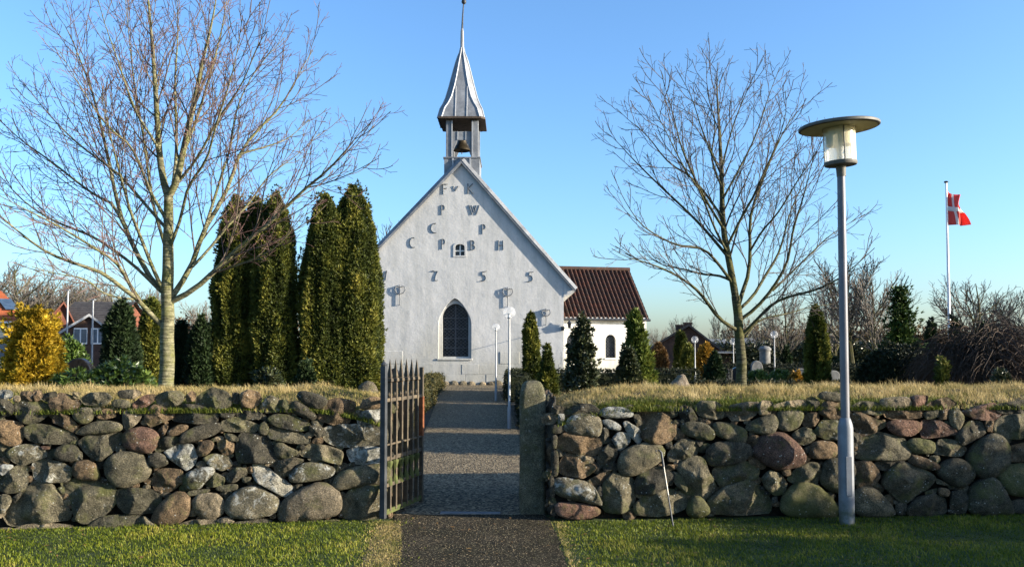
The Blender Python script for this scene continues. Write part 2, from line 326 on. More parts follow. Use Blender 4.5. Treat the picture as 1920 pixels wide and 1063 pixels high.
    M['hedge_dark'] = L('dark_hedge_leaf', [(.2, (.008, .012, .004)), (.6, (.022, .028, .009)), (.9, (.045, .05, .016))])
    M['brownleaf'] = L('brown_leaf', [(.2, (.06, .035, .014)), (.6, (.15, .085, .03)), (.9, (.23, .15, .05))], trans=.15)
    M['orangeleaf'] = L('orange_leaf', [(.2, (.13, .07, .012)), (.6, (.32, .18, .02)), (.9, (.45, .28, .04))], trans=.2)
    M['spruce'] = L('spruce_needle', [(.2, (.012, .028, .006)), (.55, (.04, .075, .014)), (.88, (.11, .15, .03))], trans=.1)
    M['shrub'] = L('shrub_leaf', [(.2, (.014, .02, .007)), (.55, (.04, .05, .018)), (.9, (.10, .10, .045))], rough=.4, spec=.4)
    M['core'] = simple('dark_core', (.008, .011, .003), (.02, .026, .008), 6, .95, .5, 20, .03)  # solid core colour, the shaded inside of crowns and hedges painted dark
    M['corebrown'] = simple('core_and_branch_brown', (.02, .014, .008), (.045, .032, .018), 6, .95, .5, 20, .03)  # dark cores of far hedges, also the weeping shrub's branches
    M['coregold'] = simple('golden_core', (.03, .022, .004), (.075, .052, .008), 6, .95, .5, 20, .03)  # core of the yellow shrubs, inner shade put into its darker gold
    M['dry'] = L('dry_grass_blade', [(.12, (.09, .11, .015)), (.34, (.26, .22, .07)), (.45, (.36, .27, .11)), (.7, (.52, .40, .18)), (.95, (.62, .51, .29))], rough=.7, trans=.3, nscale=2.2)
    M['moss'] = L('mossy_turf_blade', [(.2, (.045, .07, .008)), (.5, (.11, .14, .015)), (.9, (.21, .21, .04))], trans=.25, nscale=2)
    M['lawn'] = L('lawn_blade', [(.12, (.03, .045, .003)), (.4, (.085, .12, .007)), (.62, (.16, .185, .013)), (.9, (.34, .29, .06))], rough=.55, trans=.3, nscale=2.6)
    M['brick'] = simple('red_brick', (.10, .035, .022), (.20, .075, .045), 3, .9, .2); M['brickdark'] = simple('dark_brick', (.045, .028, .022), (.10, .06, .045), 3, .9, .2)
    M['orangeroof'] = simple('orange_roof', (.26, .07, .026), (.40, .12, .045), 2.5, .8, .3, 8, .03); M['darkroof'] = simple('dark_roof', (.03, .028, .028), (.075, .068, .062), 2.5, .8, .2)
    M['cream'] = simple('cream_render', (.55, .46, .34), (.66, .56, .42), 2, .9, .1); M['slateglass'] = simple('far_window', (.03, .05, .08), (.08, .12, .17), 3, .2, 0, spec=.6)
    M['blackstone'] = simple('polished_black_granite', (.008, .008, .009), (.02, .02, .022), 20, .25, 0); M['greystone'] = simple('grey_headstone', (.09, .09, .085), (.2, .195, .18), 8, .8, .3)
    M['bronze'] = simple('bronze_bell', (.03, .025, .018), (.075, .06, .038), 8, .45, .2, metal=.7)
    M['stickwood'] = simple('varnished_stick', (.09, .07, .05), (.18, .145, .10), 8, .35, .1)
build_materials()
# ---------------------------------------------------------------- ground, paths
def strip(name, rows, mat, kind='structure', label=None, sub=1):
    """rows: (Y, xl, xr, z)"""
    V = []; Fq = []
    for Y, a, b, z in rows:
        for i in range(sub+1): V.append((a+(b-a)*i/sub, Y, z))
    k = sub+1
    for r in range(len(rows)-1):
        for i in range(sub): Fq.append((r*k+i, r*k+i+1, (r+1)*k+i+1, (r+1)*k+i))
    o = mesh_np(name, V, np.array(Fq), mat); tag(o, label, None, None, kind); return o
strip('ground', [(-60, -500, 500, 0), (9, -500, 500, 0), (35, -500, 500, .24), (900, -500, 500, .24)], M['turf'], sub=10, label='short green lawn in front of the wall')
strip('churchyard_ground', [(9.6, -45, 45, gz(9.6)+.005), (20, -45, 45, gz(20)+.005), (35, -45, 45, .245), (75, -45, 45, .245)], M['soil'], sub=8, label='dark soil of the churchyard behind the wall')
PATH = [(2, -1.12, .52), (6.7, -.9, .38), (8.5, -1.2, .12)]
def ragged(rows, n, a, seed):
    Y = np.linspace(rows[0][0], rows[-1][0], n); q = [np.interp(Y, [r_[0] for r_ in rows], [r_[k] for r_ in rows]) for k in (1, 2, 3)]
    return [(y, q[0][i]+a*mn.noise(Vector((y*4, seed, 0)))+a*.6*mn.noise(Vector((y*13, seed, 1))), q[1][i]+a*mn.noise(Vector((y*4, seed, 7)))+a*.6*mn.noise(Vector((y*13, seed, 8))), q[2][i]) for i, y in enumerate(Y)]
strip('asphalt_path', ragged([(1, -.95, .62, .009), (6.4, -.9, .44, .009), (7.4, -1.0, .42, .009), (8.2, -1.13, .40, .009), (8.9, -1.22, .34, .009)], 90, .03, 3), M['asphalt'], label='dark asphalt path leading up to the gate')
strip('gravel_path', [(8.82, -1.24, .34, .012), (10, -1.32, .34, gz(10)+.012), (13, -1.5, .22, gz(13)+.012), (20, -1.9, .02, gz(20)+.012), (27, -2.35, -.3, gz(27)+.012), (34.9, -2.95, -.65, gz(34.9)+.012)], M['gravel'], label='grey gravel path up to the church gable')
strip('worn_path_edge', ragged([(4, -1.2, -.9, .005), (6.4, -1.16, -.85, .005), (7.4, -1.23, -.95, .005), (8.45, -1.32, -1.1, .005)], 60, .05, 9), M['dirt'], label='strip of worn bare earth beside the asphalt path')
thr = MB().box(-.74, -.12, 8.84, 8.90, .0, .028, j=.004).build('threshold', M['threshold'], bevel=.005)
tag(thr, 'low grey threshold bar lying across the gateway', 'threshold')

# ---------------------------------------------------------------- fieldstone walls (outlines in 3.544x photo zooms)
ST = {
0: """w0,75 60,75 85,95 70,130 0,135|d0,135 50,145 90,190 75,235 0,255|p85,115 130,110 135,150 90,155|b135,85 205,85 225,110 215,145 140,145|b215,80 275,80 280,130 235,150|d285,100 370,85 375,120 330,160 285,140|g100,165 160,145 250,145 315,185 310,235 250,280 170,295 110,255|b340,130 400,97 490,125 527,155 500,210 440,235 350,215 330,170|g535,130 600,95 700,93 738,125 690,180 560,170|p480,90 530,90 530,130 490,130|g750,150 790,135 850,145 865,180 830,195 750,185|d780,80 886,72 886,130 800,130|b360,245 400,225 460,255 505,305 490,358 420,320 350,290|g485,220 560,190 620,210 605,280 540,300 490,260|g590,195 665,190 665,215 630,245 615,225|b640,255 690,200 740,205 768,250 690,268|b0,275 120,295 155,340 125,430 60,440 0,415|g170,330 230,303 330,315 450,355 495,395 460,425 330,430 210,415 170,380|g500,360 600,295 700,280 795,300 800,345 680,360 560,370|g525,420 600,370 800,360 790,430 740,480 670,540 600,510 545,455|l50,490 120,445 220,440 295,485 290,520 210,545 150,573 90,550|r270,445 335,450 325,470 280,470|d365,470 430,437 500,450 525,490 500,540 420,545 365,525|l500,470 545,490 545,535 500,540|l215,570 270,540 400,560 475,605 440,680 330,683 235,670|b490,560 590,540 640,580 660,665 560,670 490,650|g770,450 830,445 830,480 770,485|g705,560 770,500 870,488 930,510 965,560 990,605 960,660 890,690 840,712 770,705 715,640|w0,570 60,570 90,580 40,635 0,640|g5,690 90,590 170,580 175,690 150,740 60,755 5,740|l0,770 60,775 75,815 30,885 0,890|g25,905 120,800 220,695 320,700 380,790 445,890 430,935 330,940 200,965 90,975 45,950|g395,690 510,675 700,700 755,740 745,830 680,895 600,945 540,945 500,900 460,800|d80,790 140,750 130,790 90,830|p100,1000 180,970 330,962 460,975 470,1025 330,1040 130,1040|p0,990 80,990 75,1030 0,1040|g590,985 700,915 850,910 950,925 960,1010 840,1035 650,1030""",
240: """p0,75 60,75 90,95 40,130 0,130|r-32,385 0,345 90,325 160,345 200,385 180,450 130,490 60,475 -20,455|r35,160 110,110 170,105 175,140 120,185 45,195|g190,115 250,88 340,85 372,120 340,165 260,195 195,160|b385,110 420,82 450,100 440,145 390,155|g455,125 560,60 650,90 685,140 670,180 590,205 460,175|d690,95 740,95 740,165 700,160|b745,105 800,75 870,95 880,140 840,190 760,185|p-35,225 20,205 85,250 50,300 -10,340 -35,290|b120,230 170,173 250,205 303,215 290,260 215,290 150,318 115,270|d60,205 115,205 110,245 70,240|d300,250 345,170 460,180 585,210 580,285 470,295 310,280|b195,345 240,305 265,315 245,370 205,375|b265,345 340,303 405,315 350,370 270,380|d355,400 380,350 500,305 605,295 612,340 540,385 420,415 360,425|d615,215 700,208 705,250 640,262 615,250|d705,205 800,215 886,220 870,270 760,265 715,235|g625,290 700,255 780,275 865,310 840,350 720,350 640,345|d175,465 240,385 340,390 330,420 260,465 200,488|w240,490 330,445 420,440 450,510 430,570 380,605 310,550|b455,480 480,420 545,410 572,440 530,500 470,515|b595,420 650,405 700,430 695,490 640,505 600,465|g640,360 700,370 735,400 715,418 650,395|d720,470 750,370 850,368 920,400 965,455 980,540 900,555 740,550|d135,520 180,490 240,510 270,560 200,590 145,570|l500,530 570,500 660,520 690,570 620,610 550,580|b155,670 220,600 350,610 360,680 280,745 180,740|l375,640 460,595 560,590 565,640 500,690 480,725 400,735 375,700|g500,690 570,620 640,660 630,705 540,720|d655,640 720,588 780,600 785,640 700,690 660,680|g755,655 820,650 810,690 765,690|g590,715 720,695 725,735 650,750 590,740|g395,745 540,730 530,755 410,780|g-65,745 20,730 150,745 207,790 170,880 100,890 -20,885 -65,840|b165,920 210,840 300,760 390,765 412,850 370,935 260,968 170,955|p435,810 480,768 590,765 638,830 620,900 540,932 470,905 440,860|l665,810 740,740 850,718 940,770 990,810 985,870 920,905 800,925 690,910 660,860|p590,940 650,910 712,945 670,968 610,960|p340,970 430,940 600,935 620,1010 400,1020|d710,955 850,930 950,940 940,1000 720,1010|g95,905 170,960 200,1000 110,1010""",
480: """l25,190 90,110 150,140 150,215 60,222|g150,150 190,140 232,200 225,225 160,215|d290,90 340,85 460,125 465,165 400,205 320,160 280,130|d230,190 260,145 330,180 400,240 370,275 290,240 235,220|b410,250 480,150 550,135 650,160 640,220 610,290 530,305 440,275|b700,160 760,120 830,130 830,195 700,205|w680,270 720,212 860,205 870,300 790,300 690,305|d85,265 140,235 260,250 340,290 355,335 260,345 120,310|d355,310 440,320 460,370 410,390 360,350|g20,310 60,280 85,320 70,375 20,360|g85,340 130,325 280,350 345,390 340,430 230,425 90,395|l470,330 560,310 850,310 860,430 700,445 560,450 470,410|g125,435 170,422 205,450 275,480 270,500 200,530 135,520|g300,480 370,435 480,450 570,485 550,570 450,540 310,515|w610,480 680,455 860,460 860,560 720,570 640,555|d125,590 160,545 250,525 315,545 250,590 225,640 140,640|l230,640 300,565 420,560 515,600 490,650 380,675 245,685|g340,530 430,540 475,570 380,560|g530,690 560,625 700,580 870,570 870,690 690,705 560,735 525,725|w-10,565 40,570 130,640 220,700 237,740 180,778 100,730 20,690 -15,640|p170,870 200,800 320,730 420,695 520,740 550,800 540,890 440,920 280,935 200,945 170,915|g570,890 590,800 660,720 860,715 860,930 700,935 600,920|g250,960 390,935 400,970 300,990|g400,950 540,930 560,965 440,985""",
1010: """d165,185 240,165 350,170 392,205 385,245 250,240 170,230|w410,220 450,190 560,190 620,220 610,255 480,260 420,245|l180,300 240,240 370,240 412,290 400,380 300,375 190,350|w420,280 470,268 545,310 535,345 460,330|w565,300 590,285 670,335 685,400 660,430 600,370|d630,245 660,230 690,280 680,335 650,310|b690,240 680,195 770,215 850,250 905,300 905,360 870,410 780,425 700,400 680,320|d405,335 460,325 470,420 420,430 405,390|w490,400 530,358 590,365 610,410 570,460 530,475|b130,420 170,362 320,390 415,395 400,490 330,510 200,480 130,465|d390,540 420,470 480,430 525,490 500,555 420,575|g540,540 580,470 700,430 790,440 828,480 810,540 720,600 620,640 550,620|b130,600 190,500 280,520 385,590 300,655 180,640|p255,505 360,520 365,555 300,545|d430,590 460,565 535,560 535,605 440,612|b320,680 450,610 485,640 420,700 350,705|l100,690 150,660 340,690 400,800 405,835 290,810 130,775|r120,830 200,825 350,840 410,880 350,920 230,935 130,900|g440,700 490,640 600,650 650,720 630,830 560,885 450,875 415,800|d380,740 410,705 435,750 415,810|d655,660 740,600 850,590 900,660 860,700 760,760 660,760|g650,840 730,770 860,740 950,755 990,800 960,870 800,910 660,900|d85,310 160,300 170,355 90,365|d80,490 130,480 130,640 90,640|w130,235 172,235 168,295 130,298|d85,380 125,375 120,460 90,460|d85,180 160,180 160,230 90,235|d70,650 100,650 110,780 75,780|d70,790 115,800 120,900 80,910|d840,425 886,415 886,460 850,465""",
1250: """d80,215 120,178 165,200 205,265 180,285 110,275|g200,190 230,150 330,155 378,190 370,260 300,265 220,240|p405,215 430,180 540,158 612,160 590,240 530,270 440,275|p605,190 640,145 700,155 715,190 690,230 620,240|p715,175 800,150 910,137 922,185 800,197 720,195|g105,310 150,290 250,295 310,350 300,405 200,395 115,355|g315,300 380,290 520,330 525,390 505,425 420,410 325,370|g535,315 600,270 700,232 735,290 700,365 620,362 550,340|g740,230 790,205 890,210 905,250 870,320 800,345 740,320|b530,390 590,375 615,385 590,440 545,450|r585,480 640,390 720,362 790,375 870,445 915,515 885,570 740,600 660,560 600,510|g20,490 100,400 200,425 205,500 130,545 20,545|d275,480 330,430 400,420 520,430 568,490 500,545 380,575 290,570|g330,600 420,570 520,555 608,590 595,665 480,690 380,725 330,650|b545,530 580,515 625,560 615,585 560,570|g75,590 190,525 250,540 260,610 345,730 270,800 140,770 110,660|g40,620 80,630 130,700 130,750 90,730 50,690|b0,570 75,570 60,600 10,610|g640,660 690,612 760,640 802,700 780,760 720,770 660,720|g815,665 870,600 960,560 1010,570 1015,650 990,710 930,690 850,690|b760,600 820,595 825,640 780,645|g290,810 400,720 540,690 620,720 690,820 680,890 500,900 310,890|m130,890 170,785 230,785 300,890 200,925|d700,790 735,780 740,820 705,825""",
1490: """d75,140 120,120 165,150 155,205 100,210|g170,100 210,83 320,105 325,150 230,145 170,130|b170,210 210,150 320,150 325,265 240,260 180,235|b50,280 90,230 150,225 165,270 130,315 70,315|g145,340 190,280 320,280 320,400 220,400 150,370|g-10,370 60,325 120,340 137,395 75,440 10,420|b110,440 160,415 270,425 280,510 200,530 100,520|d60,460 110,440 95,500 70,500|g180,650 215,540 320,540 320,750 250,740 190,700|g380,190 450,150 560,160 600,215 570,240 400,220|p570,140 640,125 750,120 775,180 690,200 600,195|b385,240 430,225 530,265 620,300 550,345 460,380 410,330|b610,225 680,205 840,220 830,260 680,270 620,255|r625,290 680,275 835,285 830,340 770,380 690,375 630,335|g440,440 480,370 560,362 720,400 768,470 740,530 600,535 430,530|b410,650 420,560 500,548 575,640 540,700 420,725|d540,550 730,545 700,570 620,610 560,600|g400,780 440,730 530,725 640,850 650,910 420,915|d385,350 440,380 430,440 395,450|d690,820 740,830 745,880 690,880|m-70,800 0,715 70,698 150,720 220,780 290,870 250,920 50,915 -70,890|d325,160 375,170 375,270 330,270|g325,410 380,450 390,540 330,550|d325,560 400,560 400,720 330,720|d320,735 390,735 395,910 320,910""",
1670: """r135,125 170,112 250,115 250,140 220,200 160,195|b220,190 290,145 380,122 440,170 400,190 260,200|g220,225 310,202 320,255 240,268|b320,210 400,195 380,260 325,270|g390,220 440,190 490,260 450,345 400,300|r210,330 230,275 330,280 435,350 420,370 290,388 220,390|m115,425 160,395 280,415 290,460 270,495 150,490|g295,470 330,405 430,410 495,490 460,515 310,500|b130,530 150,505 250,535 318,575 305,610 200,590 140,565|g320,600 400,540 460,535 545,590 550,660 480,722 400,690 340,650|r480,220 560,190 690,160 735,230 690,275 560,265|d440,370 520,285 610,290 630,360 560,410 460,440|b630,280 685,280 690,350 640,345|d710,175 800,155 886,145 960,150 960,225 730,230|g695,310 760,250 886,240 960,250 960,380 810,395 710,350|g525,500 600,420 690,370 770,420 790,500 770,590 690,640 600,650 540,590|b790,460 886,430 950,440 950,540 800,550|m720,640 790,580 886,570 960,590 960,760 800,770 740,700|g530,740 600,680 670,660 720,700 800,840 820,900 540,910|d410,750 480,755 515,790 500,890 410,890|g310,660 385,700 380,712 310,695|b320,720 395,735 385,785 320,770|d120,860 190,790 290,770 360,800 375,890 300,905 130,905|d230,750 310,725 300,765 240,770|d800,810 960,800 960,890 820,890|d40,830 110,830 110,900 40,900|g-40,690 0,610 80,560 190,595 297,655 260,720 170,770 90,822 20,760"""}
def chaikin(P, it=2, q=.25):
    P = np.asarray(P, float)
    for _ in range(it):
        N = np.roll(P, -1, axis=0); P = np.stack([P*(1-q)+N*q, P*q+N*(1-q)], axis=1).reshape(-1, 2)
    return P
def resample(P, n):
    d = np.linalg.norm(np.roll(P, -1, axis=0)-P, axis=1); s = np.concatenate([[0], np.cumsum(d)]); Q = np.vstack([P, P[:1]])
    t = np.linspace(0, s[-1], n, endpoint=False); return np.stack([np.interp(t, s, Q[:, k]) for k in (0, 1)], axis=1)
def stone_mesh(name, poly, mat, parent, origin, ax, ay, angular, grow=1.15, n=40):
    """poly: (u,z) outline in the wall plane; ax = along the wall, ay = out of the wall towards the viewer"""
    P = resample(chaikin(chaikin(poly, 1, .14), 1, .25) if angular else chaikin(poly, 2, .22), n); c = P.mean(axis=0)
    ext = P.max(axis=0)-P.min(axis=0); mn_ = min(ext)
    D = mn_*random.uniform(.20, .31); seed = Vector((random.uniform(0, 99), random.uniform(0, 99), 0))
    tilt = random.uniform(-.10, .16); tz = random.uniform(-.08, .12)
    rings = [(0, 1.), (.14, 1.), (.28, .99), (.42, .97), (.55, .94), (.67, .88), (.78, .78), (.88, .62), (.95, .42), (.99, .18), (1., -.15), (.93, -.9)]
    if not angular: rings = [(0, 1.), (.2, .985), (.38, .94), (.55, .86), (.69, .75), (.8, .62), (.89, .46), (.96, .26), (1., .02), (1., -.25), (.93, -.9)]
    planes = []
    for k in range(5):
        az = random.uniform(0, 6.28) if k else random.uniform(-.6, .6); st = random.uniform(.25, .9); planes.append((random.uniform(.62, 1.02), -math.cos(az)*st, -math.sin(az)*st))
    V = []
    for k, (s, h) in enumerate(rings):
        for i in range(1 if k == 0 else n):
            u, z = c+(P[i]-c)*s*grow if k else c
            y = D*h
            q = Vector((u, z, 0))
            if angular and h > -.5:
                y = max(-.45*D, min([y]+[D*c0+a0*(u-c[0])+b0*(z-c[1]) for c0, a0, b0 in planes]))
            if h > -.5:
                f = 5/max(mn_, .08); a = .13*mn_ if angular else .05*mn_
                w = mn.noise(q*f*.45+seed)*1.1+mn.noise(q*f+seed)*.6
                if angular: w = w*.55+abs(mn.noise(q*f*2+seed))*.35
                y += a*w*(1 if s < .95 else .4)+((u-c[0])*tilt+(z-c[1])*tz)*(1 if s < .97 else .5)
                u += .02*mn_*mn.noise(q*f*1.3+seed*2); z += .02*mn_*mn.noise(q*f*1.3-seed)
            V.append(np.array(ax)*(u-c[0])+np.array(ay)*y+np.array((0, 0, z-c[1])))
    F3 = [(0, 1+i, 1+(i+1) % n) for i in range(n)]; F4 = []
    for k in range(len(rings)-2):
        b = 1+k*n
        F4 += [(b+i, b+n+i, b+n+(i+1) % n, b+(i+1) % n) for i in range(n)]
    loc = np.array(origin)+np.array(ax)*c[0]+np.array((0, 0, c[1]))
    return mesh_np(name, V, [np.array(F3), np.array(F4)], mat, parent, True, loc=loc)
WL = [np.array((-4.95, 8.12, 0)), np.array((-1.20, 8.62, 0))]      # foot line of the left wall
WR = [np.array((.30, 8.52, 0)), np.array((5.6, 8.88, 0))]
def wall_uv(px, py, seg):
    d = ray(px, py); a, b = seg; t = b-a; L = np.linalg.norm(t); t = t/L; nrm = np.array((t[1], -t[0], 0))
    k = np.dot(a, nrm)/np.dot(d, nrm); p = d*k
    return np.dot(p-a, t), CAMZ+p[2]
left_wall = empty('stone_wall', (0, 0, 0), 0, 'fieldstone wall left of the gateway, with whitish lichen on its stones near the gate', 'stone wall', 'fieldstone walls')
right_wall = empty('stone_wall', (0, 0, 0), 0, 'fieldstone wall right of the gateway, behind the lamp post', 'stone wall', 'fieldstone walls')
for off, txt in ST.items():
    seg, par = (WL, left_wall) if off < 900 else (WR, right_wall)
    t = (seg[1]-seg[0])/np.linalg.norm(seg[1]-seg[0]); ay = (t[1], -t[0], 0)
    for s in txt.split('|'):
        k = s[0]; pts = [tuple(float(v) for v in q.split(',')) for q in s[1:].split()]
        poly = [wall_uv(off+x/3.544, 710+y/3.544, seg) for x, y in pts]
        ang = random.random() < .68 and k != 'm'
        stone_mesh('stone', poly, M[k], par, seg[0], t, ay, ang)
# small wedge stones in the gaps
def seg_clear(p, A, B):
    d = B-A; t = np.clip(((p-A)*d).sum(1)/((d*d).sum(1)+1e-9), 0, 1); return np.linalg.norm(A+d*t[:, None]-p, axis=1).min()
def inside_poly(p, A, B):
    c = ((A[:, 1] > p[1]) != (B[:, 1] > p[1])) & (p[0] < (B[:, 0]-A[:, 0])*(p[1]-A[:, 1])/(B[:, 1]-A[:, 1]+1e-12)+A[:, 0]); return c.sum() % 2 == 1
for side, seg, par, u1 in ((0, WL, left_wall, 3.75), (1, WR, right_wall, 5.3)):
    polys = []
    for off, txt in ST.items():
        if (off > 900) != bool(side): continue
        for s in txt.split('|'):
            P = np.array([wall_uv(off+float(q.split(',')[0])/3.544, 710+float(q.split(',')[1])/3.544, seg) for q in s[1:].split()]); c = P.mean(0); polys.append(chaikin(c+(P-c)*1.06, 1))
    lo = np.array([P.min(0) for P in polys]); hi = np.array([P.max(0) for P in polys])
    A = np.concatenate(polys); B = np.concatenate([np.roll(P, -1, 0) for P in polys]); cnt = 0; fill = []
    t = (seg[1]-seg[0])/np.linalg.norm(seg[1]-seg[0]); ay = (t[1], -t[0], 0)
    for k in range(1700):
        p = np.array((random.uniform(.05, u1), random.uniform(.03, 1.12)))
        if any(np.hypot(*(p-f[:2])) < f[2]*1.6 for f in fill): continue
        if any(inside_poly(p, polys[i], np.roll(polys[i], -1, 0)) for i in np.nonzero((lo < p).all(1) & (hi > p).all(1))[0]): continue
        r_ = seg_clear(p, A, B)
        if r_ < .011 or r_ > .12: continue
        r_ = min(r_*1.35, .06); fill.append((p[0], p[1], r_)); w = random.uniform(1., 1.7); ph = random.uniform(-.5, .5)
        poly = [(p[0]+r_*w*math.cos(a)*math.cos(ph)-r_*math.sin(a)*math.sin(ph), p[1]+r_*w*math.cos(a)*math.sin(ph)+r_*math.sin(a)*math.cos(ph)) for a in np.linspace(0, 2*math.pi, 7)[:-1]+random.random()]
        stone_mesh('wedge_stone', poly, M[random.choice('gdbdbp')], par, seg[0]-np.array((ay[0], ay[1], 0))*.03, t, ay, True, n=12); cnt += 1
        if cnt >= 110: break
# the walls run on beyond the frame, and turn in at the gateway
for seg, par, u0, u1, base in ((WL, left_wall, -1.6, -.32, WL[0]), (WR, right_wall, 5.45, 7.0, WR[0])):
    t = (seg[1]-seg[0])/np.linalg.norm(seg[1]-seg[0]); ay = (t[1], -t[0], 0); z = .0
    for row in range(5):
        u = u0+random.uniform(-.1, .1); h = .25
        while u < u1:
            w = random.uniform(.2, .42); poly = [(u+w*(.5+.52*math.cos(a)), .13+row*h+h*.55*math.sin(a)) for a in np.linspace(0, 2*math.pi, 8)[:-1]+random.random()]
            stone_mesh('stone', poly, M[random.choice('ggdbg')], par, base, t, ay, True); u += w
for xs, par, sgn in ((-1.22, left_wall, 1), (.40, right_wall, -1)):
    for row in range(5):
        v = .02
        while v < 1.5:
            w = random.uniform(.2, .4); h = .24
            poly = [(v+w*(.5+.5*math.cos(a)), .12+row*h+h*.53*math.sin(a)) for a in np.linspace(0, 2*math.pi, 8)[:-1]+random.random()]
            stone_mesh('stone', poly, M[random.choice('gdbd')], par, (xs, 8.74, 0), (0, 1, 0), (sgn, 0, 0), True); v += w
# earth core of each wall: a bank with a grassy back
def core(par, seg, x0, x1, endx):
    n = 60; V = []; prof = [(.14, -.02), (.15, .55), (.16, 1.02), (.20, 1.15), (.5, 1.19), (.9, 1.235), (1.35, 1.25), (1.65, 1.2), (1.9, .7), (2.05, .0)]
    for i in range(n+1):
        x = x0+(x1-x0)*i/n; t = (x-seg[0][0])/(seg[1][0]-seg[0][0]); yb = seg[0][1]+t*(seg[1][1]-seg[0][1])
        e = min(1, abs(x-endx)/.9); drop = .16*(1-e)**2
        for dy, z in prof:
            zz = z-(drop if z > .6 else 0)+(mn.noise(Vector((x*1.3, dy*2, 3)))*.03 if z > .6 else 0); V.append((x, yb+dy, zz))
    k = len(prof); Fq = [(i*k+j, (i+1)*k+j, (i+1)*k+j+1, i*k+j+1) for i in range(n) for j in range(k-1)]
    caps = [tuple(range(k)), tuple(n*k+j for j in range(k))[::-1]]
    return mesh_np('earth_core', V, [np.array(Fq), np.array(caps)], M['earth'], par)
core(left_wall, WL, -6.6, -1.30, -1.30); core(right_wall, WR, .43, 7.6, .43)
def core_top(seg, x, dy, endx):
    t = (x-seg[0][0])/(seg[1][0]-seg[0][0]); yb = seg[0][1]+t*(seg[1][1]-seg[0][1])
    z = np.interp(dy, [.05, .18, .5, .9, 1.35, 1.65, 1.9], [1.10, 1.15, 1.19, 1.235, 1.25, 1.2, .7]); e = np.minimum(1, np.abs(x-endx)/.9)
    return yb+dy, z-.16*(1-e)**2
# ---------------------------------------------------------------- grass
def blades(name, P, h, w, lean, mat, tint, curve=.5):
    """P (n,3) roots; h,w (n,); two-segment bent blades"""
    n = len(P); a = rng.uniform(0, 2*np.pi, n); side = np.stack([np.cos(a), np.sin(a), np.zeros(n)], 1)
    b = a+np.pi/2+rng.normal(0, .5, n); ld = np.stack([np.cos(b), np.sin(b), np.zeros(n)], 1)+np.asarray(lean)
    h = h[:, None]; w = w[:, None]; l = rng.uniform(.1, 1., n)[:, None]*curve
    up = np.array((0, 0, 1.))
    p1 = P+up*h*.55+ld*h*l*.3; p2 = P+up*h*(1-.25*l)+ld*h*l
    V = np.stack([P-side*w*.5, P+side*w*.5, p1-side*w*.38, p1+side*w*.38, p2], 1).reshape(-1, 3)
    i = np.arange(n)[:, None]*5
    return mesh_np(name, V, [i+np.array([[0, 1, 3, 2]]), i+np.array([[2, 3, 4]])], mat, None, False, np.repeat(tint, 5))
def patch(x, y, s, seed): return np.array([mn.noise(Vector((a*s, b*s, seed))) for a, b in zip(x, y)])
# lawn in front of the walls
n = 125000; y = rng.uniform(5.6, 8.95, n); x = rng.uniform(-5.6, 6.2, n)
lx = np.interp(y, [5, 6.4, 7.4, 8.35], [-1.06, -1.03, -1.10, -1.24])+rng.normal(0, .05, n)+.10*np.array([mn.noise(Vector((v*2.3, 4, 0)))+.6*mn.noise(Vector((v*9, 4, 0))) for v in y]); rx = np.interp(y, [5, 6.4, 7.4, 8.4], [.47, .44, .42, .41])+rng.normal(0, .05, n)
inpath = (x > lx) & (x < rx) & ~((x < lx+.26) & (rng.uniform(0, 1, n) < .22)) & ~((x > rx-.08) & (rng.uniform(0, 1, n) < .3))
wl = np.where(x < 0, 8.12+(x+4.95)*.1333, 8.52+(x-.3)*.068); ok = ~inpath & (y < wl-.02)
near = np.minimum(np.abs(x-lx), np.abs(x-rx)); pn = patch(x, y, 1.6, 1.)
x, y, pn, near = x[ok], y[ok], pn[ok], near[ok]; m = len(x)
hh = rng.uniform(.014, .038, m)*(1+.7*pn)*np.clip(.35+near*2.2, .35, 1.)
blades('grass', np.stack([x, y, np.zeros(m)], 1), hh, rng.uniform(.004, .0085, m), (-.15, 0, 0), M['lawn'], np.clip(rng.normal(.5, .2, m)+.5*pn+np.clip(.35-near, 0, .35)*.9, 0, 1), 1.3)
tag(bpy.data.objects['grass'], 'short green lawn grass in front of the stone walls', 'grass', None, 'stuff')
for seg, x0, x1, endx, lab in ((WL, -6.4, -1.32, -1.30, 'left'), (WR, .45, 7.4, .43, 'right')):
    n = 56000; x = rng.uniform(x0, x1, n); dy = rng.uniform(.0, 1.72, n); yy, z = core_top(seg, x, dy, endx)
    pn = patch(x, dy, 1.9, 5. if lab == 'left' else 9.); p2 = patch(x, dy, 7., 3.); hh = rng.uniform(.02, .092, n)*(1+.6*pn+.9*p2)*np.interp(dy, [0, .25, .6], [.5, .8, 1])
    o = blades('dry_grass', np.stack([x, yy, z-.012], 1), hh, rng.uniform(.003, .006, n), (-.25, -.3, 0), M['dry'], np.clip(rng.normal(.44, .2, n)+.45*pn+.35*p2, 0, 1), 1.0)
    tag(o, f'straw coloured dry grass along the top of the {lab} stone wall', 'grass', None, 'stuff')
    n = 26000; x = rng.uniform(x0, x1, n); dy = np.abs(rng.normal(.04, .22, n)); yy, z = core_top(seg, x, dy, endx)
    pn = patch(x, dy, 1.4, 2.); k = pn+rng.normal(0, .15, n) > -.12; x, yy, z = x[k], yy[k], z[k]; n = len(x)
    o = blades('moss', np.stack([x, yy-.03, z-.02], 1), rng.uniform(.035, .085, n), rng.uniform(.004, .008, n), (0, -.6, -.15), M['moss'], rng.uniform(0, 1, n), 1.1)
    tag(o, f'green mossy turf over the front edge of the {lab} stone wall', 'moss', None, 'stuff')
